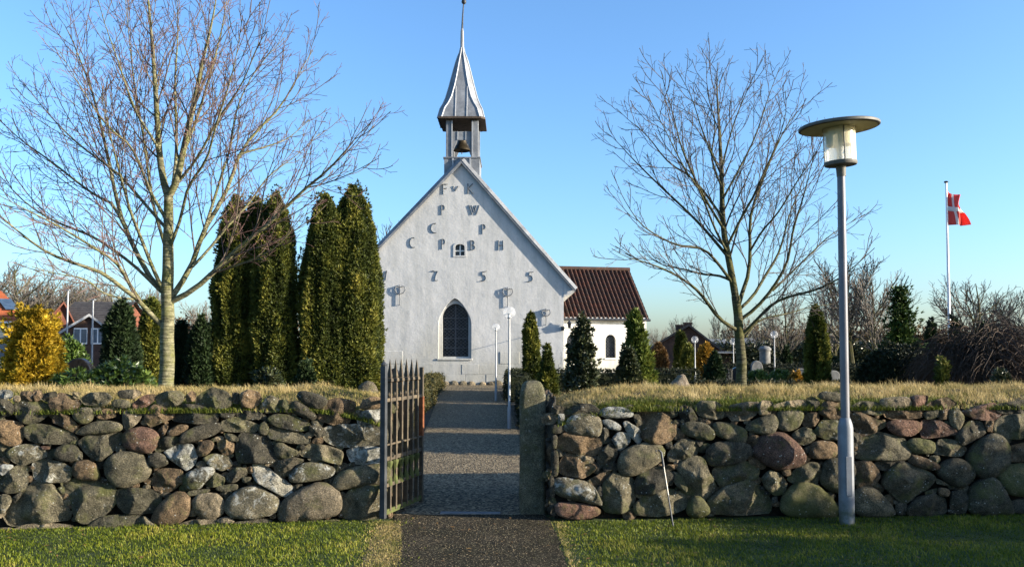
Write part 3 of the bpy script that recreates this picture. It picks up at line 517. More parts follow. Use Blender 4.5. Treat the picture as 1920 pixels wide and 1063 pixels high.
# chips on the asphalt
n = 3000; y = rng.uniform(5.8, 9.4, n); x = rng.uniform(-1.2, .42, n); c = np.stack([x, y, np.full(n, .012)], 1); r = rng.uniform(.002, .007, n)[:, None]
T = np.array([(1, 0, 0), (-.5, .87, 0), (-.5, -.87, 0), (0, 0, .9)]); a = rng.uniform(0, 6.28, n); ca, sa = np.cos(a), np.sin(a)
V = np.stack([np.stack([ca*t[0]-sa*t[1], sa*t[0]+ca*t[1], np.full(n, t[2])], 1)*r+c for t in T], 1).reshape(-1, 3); i = np.arange(n)[:, None]*4
o = mesh_np('grit', V, np.concatenate([i+np.array([[0, 1, 3]]), i+np.array([[1, 2, 3]]), i+np.array([[2, 0, 3]])]), M['p']); tag(o, 'loose pale grit scattered on the asphalt path', 'grit', None, 'stuff')
# a few fallen leaves on the lawn and path
n = 260; x = rng.uniform(-5, 6, n); y = rng.uniform(5.8, 8.6, n); a = rng.uniform(0, 6.28, n); r = rng.uniform(.012, .03, n)
ca, sa = np.cos(a), np.sin(a); P = np.stack([x, y, np.full(n, .022)], 1)
V = np.stack([P+np.stack([ca*r, sa*r, rng.uniform(0, .012, n)], 1), P+np.stack([-sa*r*.5, ca*r*.5, rng.uniform(0, .012, n)], 1), P+np.stack([-ca*r, -sa*r, rng.uniform(0, .012, n)], 1), P+np.stack([sa*r*.5, -ca*r*.5, rng.uniform(0, .012, n)], 1)], 1).reshape(-1, 3)
o = mesh_np('fallen_leaves', V, np.arange(n*4).reshape(-1, 4), M['brownleaf'], None, False, rng.uniform(.2, .9, n*4)); tag(o, 'small brown fallen leaves scattered on the lawn', 'leaves', None, 'stuff')
# worn, straw coloured turf where the lawn meets the path
n = 9000; y = rng.uniform(5.7, 8.5, n); x = np.interp(y, [5, 6.4, 7.4, 8.45], [-1.02, -.99, -1.06, -1.2])+rng.normal(0, .09, n); k = x < np.interp(y, [5, 6.4, 7.4, 8.45], [-.90, -.87, -.97, -1.12])+.03; x, y = x[k], y[k]; n = len(x)
x2 = np.interp(y, [5, 6.4, 7.4, 8.45], [.50, .46, .44, .42])+np.abs(rng.normal(0, .05, n)); x = np.concatenate([x, x2[:n//9]]); y = np.concatenate([y, y[:n//9]]); n = len(x)
o = blades('worn_turf', np.stack([x, y, np.full(n, .004)], 1), rng.uniform(.006, .024, n), rng.uniform(.004, .008, n), (0, 0, 0), M['dry'], np.clip(rng.normal(.26, .2, n), 0, .7), 1.5)
tag(o, 'short worn straw coloured turf along the edges of the asphalt path', 'grass', None, 'stuff')
# ---------------------------------------------------------------- church
YG = 34.9; SG = scale_at(YG)
def cx(px): return W(px, 600, YG)[0]
def cz(py): return W(960, py, YG)[2]
CG = .22                                             # ground at the church
church = empty('church', (cx(865), YG, CG), 0, 'whitewashed village church with iron letters, date 1755 and a lead bell turret', 'church')
CX, CZ = cx(865), CG
def lx_(px): return cx(px)-CX
def lz_(py): return cz(py)-CZ
HR = lx_(1057); HL = -lx_(658); ze = lz_(521); za = lz_(304)
wo = arch(lx_(853), lx_(884)-lx_(822), lz_(672), lz_(606), lz_(559), 10, .55)
wi = arch(lx_(853.5), lx_(878)-lx_(829), lz_(668.5), lz_(596), lz_(569), 10, .15)
so = arch(lx_(862), lx_(872)-lx_(852.5), lz_(480), lz_(463), lz_(457), 6)
fill_poly('gable_wall', [(-HL, 0), (HR, 0), (HR, ze), (0, za), (-HL, ze)], [wo, so], .14, M['wash'], church)
fill_poly('window_reveal', [(p[0]*1.0, p[1]) for p in arch(lx_(853), lx_(890)-lx_(816), lz_(676), lz_(606), lz_(552), 10, .55)], [wi], .25, M['wash'], church, Matrix.Translation((0, .1405, 0)))
MB().box(-HL, HR, .40, 16, 0, ze-.01).build('nave_wall', M['wash'], church)
MB().prism([(-HL, ze), (HR, ze), (0, za)], .62, 16).build('rear_gable', M['wash'], church)
MB().box(lx_(820), lx_(886), -.045, .0, lz_(675), lz_(672), j=.004).build('window_sill', M['wash'], church, bevel=.012)
# main window: glass, bars, leaded diamonds
win = fill_poly('window', wi, [], .03, M['glass'], church, Matrix.Translation((0, .30, 0)))
b = MB(); wx0, wx1 = lx_(830), lx_(877); zt, zb = lz_(569), lz_(668)
for py in (578+18, 616, 634, 652): b.box(wx0, wx1, .27, .298, lz_(py)-.018, lz_(py)+.018)
b.box(lx_(853.5)-.022, lx_(853.5)+.022, .272, .297, zb, zt-.03)
b.build('glazing_bars', M['leading'], win)
b = MB()
def inside(x, z):
    xc = lx_(853.5); h = (wx1-wx0)/2-.01
    if z < zb or z > zt: return False
    zs = lz_(596)
    if z <= zs: return abs(x-xc) < h
    q = (z-zs)/(zt-zs); return abs(x-xc) < h*math.sqrt(max(0, 1-q*q))
step = .165; h2 = .27
for k in range(-14, 26):
    for sg in (1, -1):
        run = []
        for i in range(60):
            x = wx0+(wx1-wx0)*i/59; z = zb+k*h2*.5+sg*(x-wx0)/step*h2*.5
            if inside(x, z): run.append((x, .285, z))
            elif len(run) > 1: b.tube([run[0], run[-1]], .007, 4, False); run = []
            else: run = []
        if len(run) > 1: b.tube([run[0], run[-1]], .007, 4, False)
b.build('leading', M['leading'], win)
fr = arch(lx_(853.5), lx_(876.3)-lx_(830.7), lz_(667.5), lz_(596), lz_(570.2), 10, .15)
fill_poly('frame', arch(lx_(853.5), lx_(878.4)-lx_(828.6), lz_(669), lz_(596), lz_(568), 10, .15), [fr], .04, M['iron'], win, Matrix.Translation((0, .255, 0)))
# small gable window
sw = fill_poly('window', so, [], .03, M['glass'], church, Matrix.Translation((0, .12, 0)))
x0, x1 = lx_(853), lx_(871.5); xm = (x0+x1)/2; b = MB(); b.box(xm-.025, xm+.025, .08, .118, lz_(480), lz_(457.6)); b.box(x0, x1, .082, .117, lz_(470)-.025, lz_(470)+.025); b.build('glazing_bars', M['wash_wood'], sw)
fill_poly('surround', arch(lx_(862), lx_(875)-lx_(849.5), lz_(482), lz_(463), lz_(454.5), 6), [arch(lx_(862), lx_(871)-lx_(853.3), lz_(479.3), lz_(463), lz_(458), 6)], .06, M['wash'], sw, Matrix.Translation((0, -.025, 0)))
# whitewashed ashlar at the foot of the gable
rows = [(722, 702), (702, 682), (682, 659)]
for k, (yb, yt) in enumerate(rows):
    x = -HL+.02
    while x < HR-.1:
        w = random.uniform(.55, 1.4); x1 = min(x+w, HR-.02)
        zt_ = lz_(yt)+random.uniform(-.03, .03)
        if k == 2 and (lx_(800) < x1 and x < lx_(905)): x = x1; continue
        if k == 2 and random.random() < .12: x = x1; continue
        MB().box(x+.006, x1-.006, -random.uniform(.008, .022), .01, max(lz_(yb), 0)+.003, zt_-.004, j=.0025).build('plinth_stone', M['wash'], church, bevel=.008)
        x = x1
for k in range(9):
    r_ = random.uniform(.09, .16); xx = lx_(800+k*17+random.uniform(-4, 4)); poly = [(xx+r_*1.3*math.cos(a), r_*.4+r_*math.sin(a)) for a in np.linspace(0, 6.28, 8)[:-1]]
    stone_mesh('foundation_stone', poly, M['p'], church, (0, -.06, 0), (1, 0, 0), (0, -1, 0), False, n=14)
# roof: two lead slopes with standing seams and a bevelled verge
ov = .15; ex = .47
for sg, hw in ((-1, HL), (1, HR)):
    slope = (za-ze)/hw; ze2 = za+.05-slope*(hw+ex); ln = math.hypot(1, slope)
    t = .13; E = (sg*(hw+ex), ze2); A = (0, za+.05)
    nrm = (sg*slope/ln*t, 1/ln*t)
    V = []
    for y, k in ((-ov, 0), (-ov+.07, 1), (16.2, 1), (16.2, 0)):
        for p in (A, E): V.append((p[0]+nrm[0]*k, y, p[1]+nrm[1]*k))
    # cross-section: lower front edge, bevel to the top, back
    o = MB(); o.add(V, [(0, 1, 3, 2) if sg > 0 else (0, 2, 3, 1), (2, 3, 5, 4) if sg > 0 else (2, 4, 5, 3), (4, 5, 7, 6), (0, 6, 7, 1), (0, 2, 4, 6), (1, 7, 5, 3)])
    rf = o.build('roof', M['lead'], church)
    # verge board under the roof edge
    q = .10; MB().add([(A[0], -ov+.012, A[1]-.004), (E[0], -ov+.012, E[1]-.004), (E[0], -ov+.012, E[1]-q), (A[0], -ov+.012, A[1]-q*1.3), (A[0], -ov+.06, A[1]-.004), (E[0], -ov+.06, E[1]-.004), (E[0], -ov+.06, E[1]-q), (A[0], -ov+.06, A[1]-q*1.3)],
        [(0, 1, 2, 3), (7, 6, 5, 4), (0, 4, 5, 1), (1, 5, 6, 2), (2, 6, 7, 3), (3, 7, 4, 0)]).build('verge', M['lead'], rf)
    for y in np.arange(.8, 16, .75): MB().tube([(A[0]+nrm[0], y, A[1]+nrm[1]), (E[0]+nrm[0], y, E[1]+nrm[1])], .03, 5).build('standing_seam', M['leadlight'], rf)
    # boxed white eaves at the corner
    MB().add([(sg*hw, -.02, lz_(557)), (sg*(hw+ex-.02), -.02, ze2-.09), (sg*hw, -.02, ze-.05), (sg*hw, 16, lz_(557)), (sg*(hw+ex-.02), 16, ze2-.09), (sg*hw, 16, ze-.05)],
        [(0, 1, 2), (5, 4, 3), (0, 3, 4, 1), (1, 4, 5, 2), (2, 5, 3, 0)]).build('eaves_board', M['wash'], church)
# iron letters
def iron(strokes, px, py, wpx, hpx, name='letter', rad=.018, stand=.02):
    b = MB(); w, h = wpx/SG, hpx/SG; X, Z = lx_(px), lz_(py)
    for s in strokes: b.tube([(X+(u-.5)*w, -stand, Z+(v-.5)*h) for u, v in s], rad, 4)
    for u, v in (strokes[0][0], strokes[0][-1]): b.tube([(X+(u-.5)*w, -stand, Z+(v-.5)*h), (X+(u-.5)*w, .02, Z+(v-.5)*h)], .014, 4)
    o = b.build(name, M['letteriron'], church); return o
def arc(x, z, rx, rz, a0, a1, n=9): return [(x+rx*math.cos(R(a0+(a1-a0)*i/n)), z+rz*math.sin(R(a0+(a1-a0)*i/n))) for i in range(n+1)]
LF = {'F': [[(.15, 0), (.15, 1)], [(.15, .97), (.95, 1)], [(.15, .55), (.8, .58)]],
 'v': [[(0, 1), (.45, 0), (1, 1)]], 'K': [[(.15, 0), (.15, 1)], [(.9, 1), (.2, .5), (.95, 0)]],
 'P': [[(.2, 0), (.2, 1)], [(.1, .95)]+arc(.35, .74, .5, .25, 90, -90)+[(.2, .49)]],
 'W': [[(0, 1), (.28, 0), (.5, .85), (.72, 0), (1, 1)], [(.22, 1), (.42, .3)], [(.5, .3), (.72, 1)]],
 'C': [arc(.75, .5, .65, .5, 75, 290, 12)],
 'B': [[(.2, 0), (.2, 1)], [(.1, .97)]+arc(.35, .76, .45, .23, 90, -90)+[(.2, .53)]+arc(.35, .27, .55, .26, 90, -90)+[(.1, .01)]],
 'H': [[(.15, 0), (.18, 1)], [(.85, 0), (.82, 1)], [(.15, .48), (.85, .52)]],
 '1': [[(.1, .2), (.5, .75), (.85, 1), (.6, 0)]],
 '7': [[(.0, .93), (.25, 1), (.5, .92), (.95, .95), (.62, .45), (.5, .1), (.7, 0), (.95, .05)]],
 '5': [[(.98, 1), (.7, .95), (.4, .97), (.35, .6)]+arc(.42, .33, .45, .3, 80, -110, 9)+[(0, .0)]]}
for ch, px, py, w, h in (('F', 834, 355, 10, 19), ('v', 854, 354, 9, 9), ('K', 881, 354, 12, 19), ('P', 830, 394, 9, 18), ('W', 889, 394, 19, 18), ('C', 812, 428, 11, 18), ('P', 907, 430, 9, 18),
        ('C', 772, 455, 10, 19), ('P', 831, 458, 9, 19), ('B', 886, 460, 11, 18), ('H', 939, 460, 13, 18), ('1', 722, 516, 9, 17), ('7', 815, 517, 12, 19), ('5', 906, 518, 13, 19), ('5', 994, 519, 13, 19)):
    o = iron(LF[ch], px, py, w, h); o['label'] = f'iron {"numeral" if ch in "175" else "letter"} {ch} fixed to the gable'
for px, py, s in ((750, 553, 1.), (952, 557, .98), (1024, 594, .8)):
    iron([[(.5, 0), (.5, 1)], [(.5, .55), (.8, .6), (1, .75), (.92, .93), (.7, .93), (.5, .88)], [(.5, .5), (.2, .58), (.0, .75), (.08, .93), (.3, .93), (.5, .88)]], px, py, 20*s, 37*s, 'tie_iron', .02, .06)
# bell turret over the gable
TX = lx_(866)
tur = MB()
DY = [0.]
def tz(py): return W(960, py, YG+DY[0])[2]-CZ
hb = 33.5/SG/1.0; Y0, Y1 = .02, 1.9                    # turret in plan
bx = MB().box(TX-hb-.02, TX+hb-.02, Y0, Y1, tz(345), tz(296.5)).build('turret_base', M['lead'], church)
MB().box(TX-hb-.06, TX+hb+.02, Y0-.04, Y1+.04, tz(296.5), tz(294.5)).build('turret_base_capping', M['lead'], church)
for px in (848, 881): MB().box(lx_(px)-.03, lx_(px)+.03, Y0-.035, Y0, tz(326), tz(297)).build('standing_seam', M['leadlight'], bx)
pw = .125
for px in (840.5, 890.5):
    for y in (Y0+.02, Y1-.24): 
        po = MB().box(lx_(px)-pw, lx_(px)+pw, y, y+.22, tz(294.5), tz(224)).build('turret_post', M['lead'], church, bevel=.015)
        if y < .5: MB().box(lx_(px)+(pw if px < 866 else -pw)-.022, lx_(px)+(pw if px < 866 else -pw)+.022, y-.03, y-.001, tz(294), tz(225)).build('standing_seam', M['leadlight'], po)
zo, z1, z2, z3 = tz(294.5), tz(281), tz(262), tz(246)
xl, xr = lx_(846.2), lx_(884.8); cxm = (xl+xr)/2
for y in (Y0+.06, Y1-.16):
    pn_ = fill_poly('turret_panel', [(xl, zo), (lx_(848), zo), (lx_(848.5), z1), (lx_(856.5), z2), (lx_(873), z2), (lx_(881), z1), (lx_(882.5), zo), (xr, zo), (xr, z3), (xl, z3)], [], .08, M['lead'], church, Matrix.Translation((0, y, 0)))
    for px in (857, 872.5): MB().box(lx_(px)-.02, lx_(px)+.02, y-.022, y, z2, z3).build('standing_seam', M['leadlight'], pn_)
# soffit hood
zs = tz(222.5); hx0, hx1 = lx_(821.5), lx_(909.5); hy0, hy1 = -.16, 2.02; ch_ = .18
hood = [(hx0, hy0), (hx1-ch_, hy0), (hx1, hy0+ch_), (hx1, hy1), (hx0, hy1)]
b = MB(); V = [(x, y, z) for z in (zs-.03, zs+.05) for x, y in hood]; b.add(V, [tuple(range(5))[::-1], tuple(range(5, 10))]+[(i, (i+1) % 5, 5+(i+1) % 5, 5+i) for i in range(5)]); b.build('hood_soffit', M['darkwood'], church)
for i in range(11):
    y = hy0+.05+i*.19; MB().box(hx0+.06, hx1-ch_-.02, y, y+.17, zs-.055, zs-.031).build('soffit_board', M['darkwood'], church)
# spire: flared chamfered-square cross-sections
cyS = (hy0+hy1)/2; cxS = (W(866, 300, YG+cyS)[0]-CX); DY[0] = cyS; SS = scale_at(YG+cyS)
prof = [(222, 43.5, .16), (213, 39, .2), (203, 34.4, .26), (190, 29.7, .33), (169.5, 24.3, .39), (152.5, 20.2, .43), (135.6, 16, .46), (118.6, 11.5, .48), (108, 8., .5), (100, 5., .5), (91, 3.4, .5), (78, 3.2, .5), (60, 2.9, .5), (54, 1.9, .5)]
def octo(hpx, cf, z):
    h = hpx/SS; c = h*cf*1.17; return [(cxS+x, cyS+y, z) for x, y in ((-h+c, -h), (h-c, -h), (h, -h+c), (h, h-c), (h-c, h), (-h+c, h), (-h, h-c), (-h, -h+c))]
rings = [octo(h, c, max(tz(py), zs+.05) if k else zs+.05) for k, (py, h, c) in enumerate(prof)]
sp_mats = []
names = 8
for f in range(8):
    V = []; Fq = []
    for k, r_ in enumerate(rings): V += [r_[f], r_[(f+1) % 8]]
    Fq = [(2*k, 2*k+1, 2*k+3, 2*k+2) for k in range(len(rings)-1)]
    pn_ = mesh_np('spire_panel', V, np.array(Fq), M['lead'], church)
    MB().tube([r_[f] for r_ in rings[:11]], [.032]*9+[.025, .02], 6).build('hip_roll', M['leadlight'], pn_)
    if f % 2 == 0:
        for u, kmax in ((.08, 3), (.36, 7), (.66, 7), (.93, 3)):
            p = []
            base = Vector(rings[0][f])*(1-u)+Vector(rings[0][(f+1) % 8])*u
            for k in range(kmax):
                A, B = Vector(rings[k][f]), Vector(rings[k][(f+1) % 8])
                t_ = (base-A).dot((B-A).normalized())/max((B-A).length, 1e-6)
                if .02 < t_ < .98: p.append(tuple(A+(B-A)*t_))
                elif k > 0: break
            if len(p) > 1: MB().tube(p, .026, 5).build('standing_seam', M['leadlight'], pn_)
b = MB(); b.tube([(cxS, cyS, tz(56)), (cxS+.02, cyS, tz(30)), (cxS+.06, cyS, tz(6))], [.045, .03, .026], 8)
b.build('spire_rod', M['iron'], church)
b = MB(); b.lathe([(0.001, -.11), (.06, -.095), (.1, -.04), (.105, .02), (.08, .08), (.035, .105), (.02, .2), (.001, .22)], (cxS+.07, cyS, tz(4)), 14); b.build('spire_ball', M['iron'], church, True)
# bell
bell = MB().lathe([(.36, -.05), (.375, .0), (.36, .03), (.30, .12), (.22, .22), (.19, .36), (.185, .46), (.15, .51), (.05, .53), (.001, .53)], (cxS, cyS-.0, tz(281)), 28).build('bell', M['bronze'], church, True)
MB().tube([(cxS, cyS, tz(281)+.4), (cxS, cyS, tz(281)-.2)], .022, 6).build('clapper', M['iron'], bell)
MB().box(xl, xr, cyS-.08, cyS+.08, tz(281)+.53, tz(281)+.66).build('bell_beam', M['darkwood'], bell)

# wing with tiled roof
YW = 42.; SW = scale_at(YW); WR_ = R(9)
wing_x0 = (1040-960)/SW; wing_x1 = (1225-960)/SW
def wz(py, Y=YW): return W(960, py, Y)[2]-CG
wing = empty('church_wing', (wing_x0, YW+.3, CG), -WR_*0, 'low whitewashed church wing with a brown pantile roof', 'church wing')
wing.rotation_euler = (0, 0, R(13))
Lw = (wing_x1-wing_x0)
zw = wz(594); zr = W(960, 502, YW+2.6)[2]-CG; dep = 2.6
w1 = arch((1152-1040)/SW, 21/SW, wz(671), wz(638), wz(626.5), 8); w2 = arch((1075-1040)/SW, 21/SW, wz(671), wz(638), wz(626.5), 8)
fill_poly('front_wall', [(0, 0), (Lw, 0), (Lw, zw), (0, zw)], [w1, w2], .3, M['wash_wing'], wing)
MB().box(0, Lw, .5, 2*dep, 0, zw).build('side_walls', M['wash_wing'], wing)
MB().add([(Lw-.03, .02, zw), (Lw-.03, 2*dep, zw), (Lw-.03, dep, zr-.1), (Lw-.3, .02, zw), (Lw-.3, 2*dep, zw), (Lw-.3, dep, zr-.1)], [(0, 1, 2), (5, 4, 3), (0, 3, 4, 1), (1, 4, 5, 2), (2, 5, 3, 0)]).build('end_gable', M['wash_wing'], wing)
for wpoly, pxc in ((w1, 1152), (w2, 1075)):
    g_ = fill_poly('window', wpoly, [], .03, M['glass'], wing, Matrix.Translation((0, .16, 0)))
    xc = (pxc-1040)/SW; hw_ = 10/SW; z0, z1_ = wz(671), wz(626.5); b = MB()
    for k in range(-6, 14):
        for sg in (1, -1):
            run = []
            for i in range(30):
                u = i/29*2-1; z = z0+k*.16+sg*(u+1)*.27
                top = wz(638)+(z1_-wz(638))*math.sqrt(max(0, 1-u*u))
                if z0 < z < top: run.append((xc+u*hw_, .145, z))
                elif len(run) > 1: b.tube([run[0], run[-1]], .01, 4, False); run = []
            if len(run) > 1: b.tube([run[0], run[-1]], .01, 4, False)
    b.build('leading', M['leading'], g_)
    MB().box(xc-hw_-.06, xc+hw_+.06, -.05, .0, z0-.09, z0-.004).build('window_sill', M['wash_wing'], wing)
MB().box(-.1, Lw+.02, -.16, .0, zw-.16, zw-.003).build('cornice', M['wash_wing'], wing)
# pantiles: one shared mesh, laid in courses
ncol, nrow = 22, 13
ys0, zs0 = -.22, zw-.12; ang = math.atan2(zr-zs0, dep-ys0); sl_len = math.hypot(zr-zs0, dep-ys0)
tw = (Lw+.16)/ncol; tl = sl_len/nrow
V = []; ns = 8
for e, (v, dz) in enumerate(((-.03, .035), (tl, .0))):
    for i in range(ns+1):
        u = i/ns; prof_ = .055*math.sin(u*2*math.pi*.98-.6)
        V.append((u*tw*1.04, v, prof_+dz))
for i in range(ns+1): V.append((V[i][0], V[i][1], V[i][2]-.03))
k = ns+1; Fq = [(i, i+1, k+i+1, k+i) for i in range(ns)]+[(2*k+i, 2*k+i+1, i+1, i) for i in range(ns)]
tme = mesh_np('roof_tile', V, np.array(Fq), M['tile'], None, False).data
bpy.data.objects.remove(bpy.data.objects['roof_tile'])
tme2 = tme.copy(); tme2.materials.clear(); tme2.materials.append(M['tiledark'])
rt = MB(); rt.add([(-.05, ys0+.02, zs0-.05), (Lw+.05, ys0+.02, zs0-.05), (Lw+.05, dep, zr-.07), (-.05, dep, zr-.07), (Lw+.05, 2*dep+.2, zs0-.05), (-.05, 2*dep+.2, zs0-.05)], [(0, 1, 2, 3), (3, 2, 4, 5)])
roofw = rt.build('roof', M['tiledark'], wing)
for r_ in range(nrow):
    for c_ in range(ncol):
        if len([1]) and True:
            o = bpy.data.objects.new('roof_tile', tme if random.random() < .4 else tme2)
            o.location = (-.06+c_*tw, ys0+r_*tl*math.cos(ang), zs0+r_*tl*math.sin(ang)+random.uniform(0, .008)); o.rotation_euler = (ang+random.uniform(-.012, .012), 0, random.uniform(-.01, .01)); link(o, roofw)
b = MB(); b.tube([(-.05, dep, zr+.02), (Lw+.1, dep, zr+.02)], .12, 10); b.build('ridge', M['tiledark'], roofw, True)
MB().tube([(-.05, ys0-.07, zs0+.02), (Lw+.1, ys0-.07, zs0-.01)], .06, 8).build('gutter', M['iron'], roofw, True)
# corner lantern on its bracket
P0 = W(1057, 613, YG)
lan = empty('wall_lantern', (P0[0], YG, P0[2]), 0, 'black iron lantern on a bracket at the corner of the church gable', 'lantern')
b = MB(); b.box(-.10, .02, -.09, -.001, -.14, .02); b.tube([(0, -.05, -.03), (.30, -.22, -.03)], .014, 6); b.tube([(-.09, -.05, -.03), (-.02, -.9, -.06)], .012, 6); b.build('bracket', M['iron'], lan)
MB().lathe([(.045, 0), (.075, .18), (.001, .18)], (.22, -.17, -.02), 6).build('glass', M['glass'], lan)
b = MB(); b.lathe([(.10, .18), (.03, .27), (.022, .3), (.012, .36), (.001, .37)], (.22, -.17, -.02), 6); b.lathe([(.001, -.05), (.05, -.03), (.05, 0.)], (.22, -.17, -.02), 6)
for i in range(6):
    a = i*math.pi/3; b.tube([(.22+.047*math.cos(a), -.17+.047*math.sin(a), -.02), (.22+.078*math.cos(a), -.17+.078*math.sin(a), .16)], .008, 4)
b.build('cage', M['iron'], lan)
# ---------------------------------------------------------------- gate, gate post, lamp, stick
H0 = np.array((-1.272, 8.50)); H1 = np.array((-.995, 9.42)); gl = np.linalg.norm(H1-H0); gd = (H1-H0)/gl
gate = empty('iron_gate', (H0[0], H0[1], 0.005), math.atan2(gd[1], gd[0]), 'weathered iron picket gate standing open at the end of the left wall', 'gate')
def bar(name, u, w, z0, z1, mat, par=gate, d=None):
    return MB().box(u-w/2, u+w/2, -(d or w)/2, (d or w)/2, z0, z1).build(name, mat, par, bevel=.003)
b = bar('hinge_stile', 0, .055, .03, 1.53, M['iron']); MB().lathe([(.03, 1.53), (.035, 1.545), (.012, 1.57), (.001, 1.6)], (0, 0, 0), 8).build('finial', M['iron'], b)
b = bar('latch_stile', gl, .04, .03, 1.50, M['gate']); bar('rust_patch', gl+.002, .046, .75, 1.18, M['rust'], b)
for z, hgt in ((1.17, .035), (.735, .018), (.585, .04), (.325, .035), (.055, .05)):
    MB().box(.02, gl-.015, -.012, .012, z, z+hgt).build('rail', M['gatemoss'] if z < .1 else M['gate'], gate, bevel=.002)
npk = 6
for i in range(npk):
    u = gl*(i+1)/(npk+1)
    pk = bar('picket', u, .030, .08, 1.36, M['gate'], d=.042)
    MB().lathe([(.018, 1.36), (.042, 1.372), (.038, 1.40), (.024, 1.41), (.03, 1.42), (.001, 1.60)], (u, 0, 0), 4, math.pi/4).build('spearhead', M['gate'], pk)
    MB().lathe([(.012, 1.20), (.026, 1.24), (.012, 1.28)], (u, 0, 0), 6).build('collar', M['gate'], pk)
    MB().lathe([(.034, .335), (.036, .36), (.018, .45), (.018, .47), (.04, .56), (.036, .58)], (u, 0, 0), 8).build('baluster', M['gatemoss'], pk)
# granite gate post
def rounded_post(name, w, d, h, mat, label, loc):
    V = []; n = 28
    prof = [(1.06, -.05), (1.05, .2), (1.02, .6), (1.0, h-.24), (.985, h-.15), (.94, h-.09), (.84, h-.045), (.66, h-.015), (.4, h), (0.02, h+.004)]
    for s, z in prof:
        for i in range(n):
            a = 2*math.pi*i/n; c, s_ = math.cos(a), math.sin(a); e = .38 if s > .9 else .5
            x = w/2*s*math.copysign(abs(c)**e, c); y = d/2*s*math.copysign(abs(s_)**e, s_)
            q = Vector((x, y, z)); k = .012*mn.noise(q*5)+.006*mn.noise(q*17)
            V.append((x*(1+k/w*2), y*(1+k/d*2), z+.01*mn.noise(q*4+Vector((5, 5, 5)))))
    Fq = [(k*n+i, k*n+(i+1) % n, (k+1)*n+(i+1) % n, (k+1)*n+i) for k in range(len(prof)-1) for i in range(n)]
    o = mesh_np(name, V, np.array(Fq), mat, None, True, loc=loc); return tag(o, label, 'gate post')
rounded_post('gate_post', .265, .25, 1.37, M['granite'], 'rounded granite gate post on the right side of the gateway', (.215, 8.98, 0))
# street lamp
LP = W(1588, 974, 8.42); LP[2] = 0
lamp = empty('street_lamp', (LP[0], LP[1], 0), 0, 'tall grey lamp post with a wide disc shade in front of the right wall', 'street lamp')
MB().lathe([(.076, -.05), (.073, .02), (.073, .93), (.066, .97), (.050, 1.02), (.042, 1.03)], (0, 0, 0), 24).build('base_sleeve', M['galv'], lamp, True)
MB().box(-.030, .030, -.078, -.070, .28, .66).build('service_door', M['galv'], lamp, bevel=.004)
MB().lathe([(.042, 1.02), (.040, 2.6), (.038, 3.475)], (0, 0, 0), 20).build('pole', M['galvdark'], lamp, True)
hd = empty('lamp_head', (0, 0, 3.42)); hd.parent = lamp; hd.rotation_euler = (R(1.5), R(-2.5), 0); hd.location = (0, 0, 3.475)
MB().lathe([(.001, -.06), (.044, -.06), (.046, 0), (.05, .04), (.052, .045)], (0, 0, 0), 20).build('neck', M['lampshade'], hd, True)
MB().lathe([(.05, .045), (.15, .05), (.157, .06), (.157, .085), (.15, .09), (.001, .09)], (0, 0, 0), 36).build('lower_ring', M['lampshade'], hd, True)
cyl = MB().lathe([(.150, .09), (.152, .43)], (0, 0, 0), 40).build('glass_cylinder', M['acrylic'], hd, True)
MB().lathe([(.125, .25), (.13, .42), (.001, .425)], (0, 0, 0), 32).build('inner_reflector', M['shadeunder'], hd, True)
MB().lathe([(.001, .09), (.035, .09), (.035, .16), (.022, .17), (.042, .22), (.046, .26), (.03, .30), (.001, .32)], (0, 0, 0), 16).build('bulb', M['white'], hd, True)
MB().lathe([(.001, .432), (.15, .425), (.372, .418), (.384, .424), (.384, .446), (.372, .454), (.16, .472), (.05, .478), (.001, .478)], (0, 0, 0), 56).build('disc_shade', M['lampshade'], hd, True)
MB().lathe([(.155, .421), (.36, .4155)], (0, 0, 0), 48).build('shade_lining', M['shadeunder'], hd, True)
for i in range(3):
    a = R(25+120*i); MB().tube([(.153*math.cos(a), .153*math.sin(a), .08), (.153*math.cos(a), .153*math.sin(a), .43)], .006, 6).build('strut', M['lampshade'], hd)
# walking stick
S0 = W(1262, 968, 8.24); S0[2] = 0.01; S1 = W(1240, 848, 8.42); dS = S1-S0
st = empty('walking_stick', tuple(S0), 0, 'thin walking stick leaning against the right stone wall', 'walking stick')
def sp(t): return tuple(dS*t)
MB().tube([sp(0), sp(.06)], .009, 8).build('ferrule', M['iron'], st); MB().tube([sp(.06), sp(.42)], .0075, 8).build('lower_shaft', M['iron'], st)
MB().tube([sp(.42), sp(.8)], .0085, 8).build('shaft', M['stickwood'], st)
MB().tube([sp(.8), sp(1.), tuple(dS*1.03+np.array((-.02, -.01, 0))), tuple(dS*1.025+np.array((-.055, -.015, 0)))], .012, 8).build('handle', M['iron'], st)

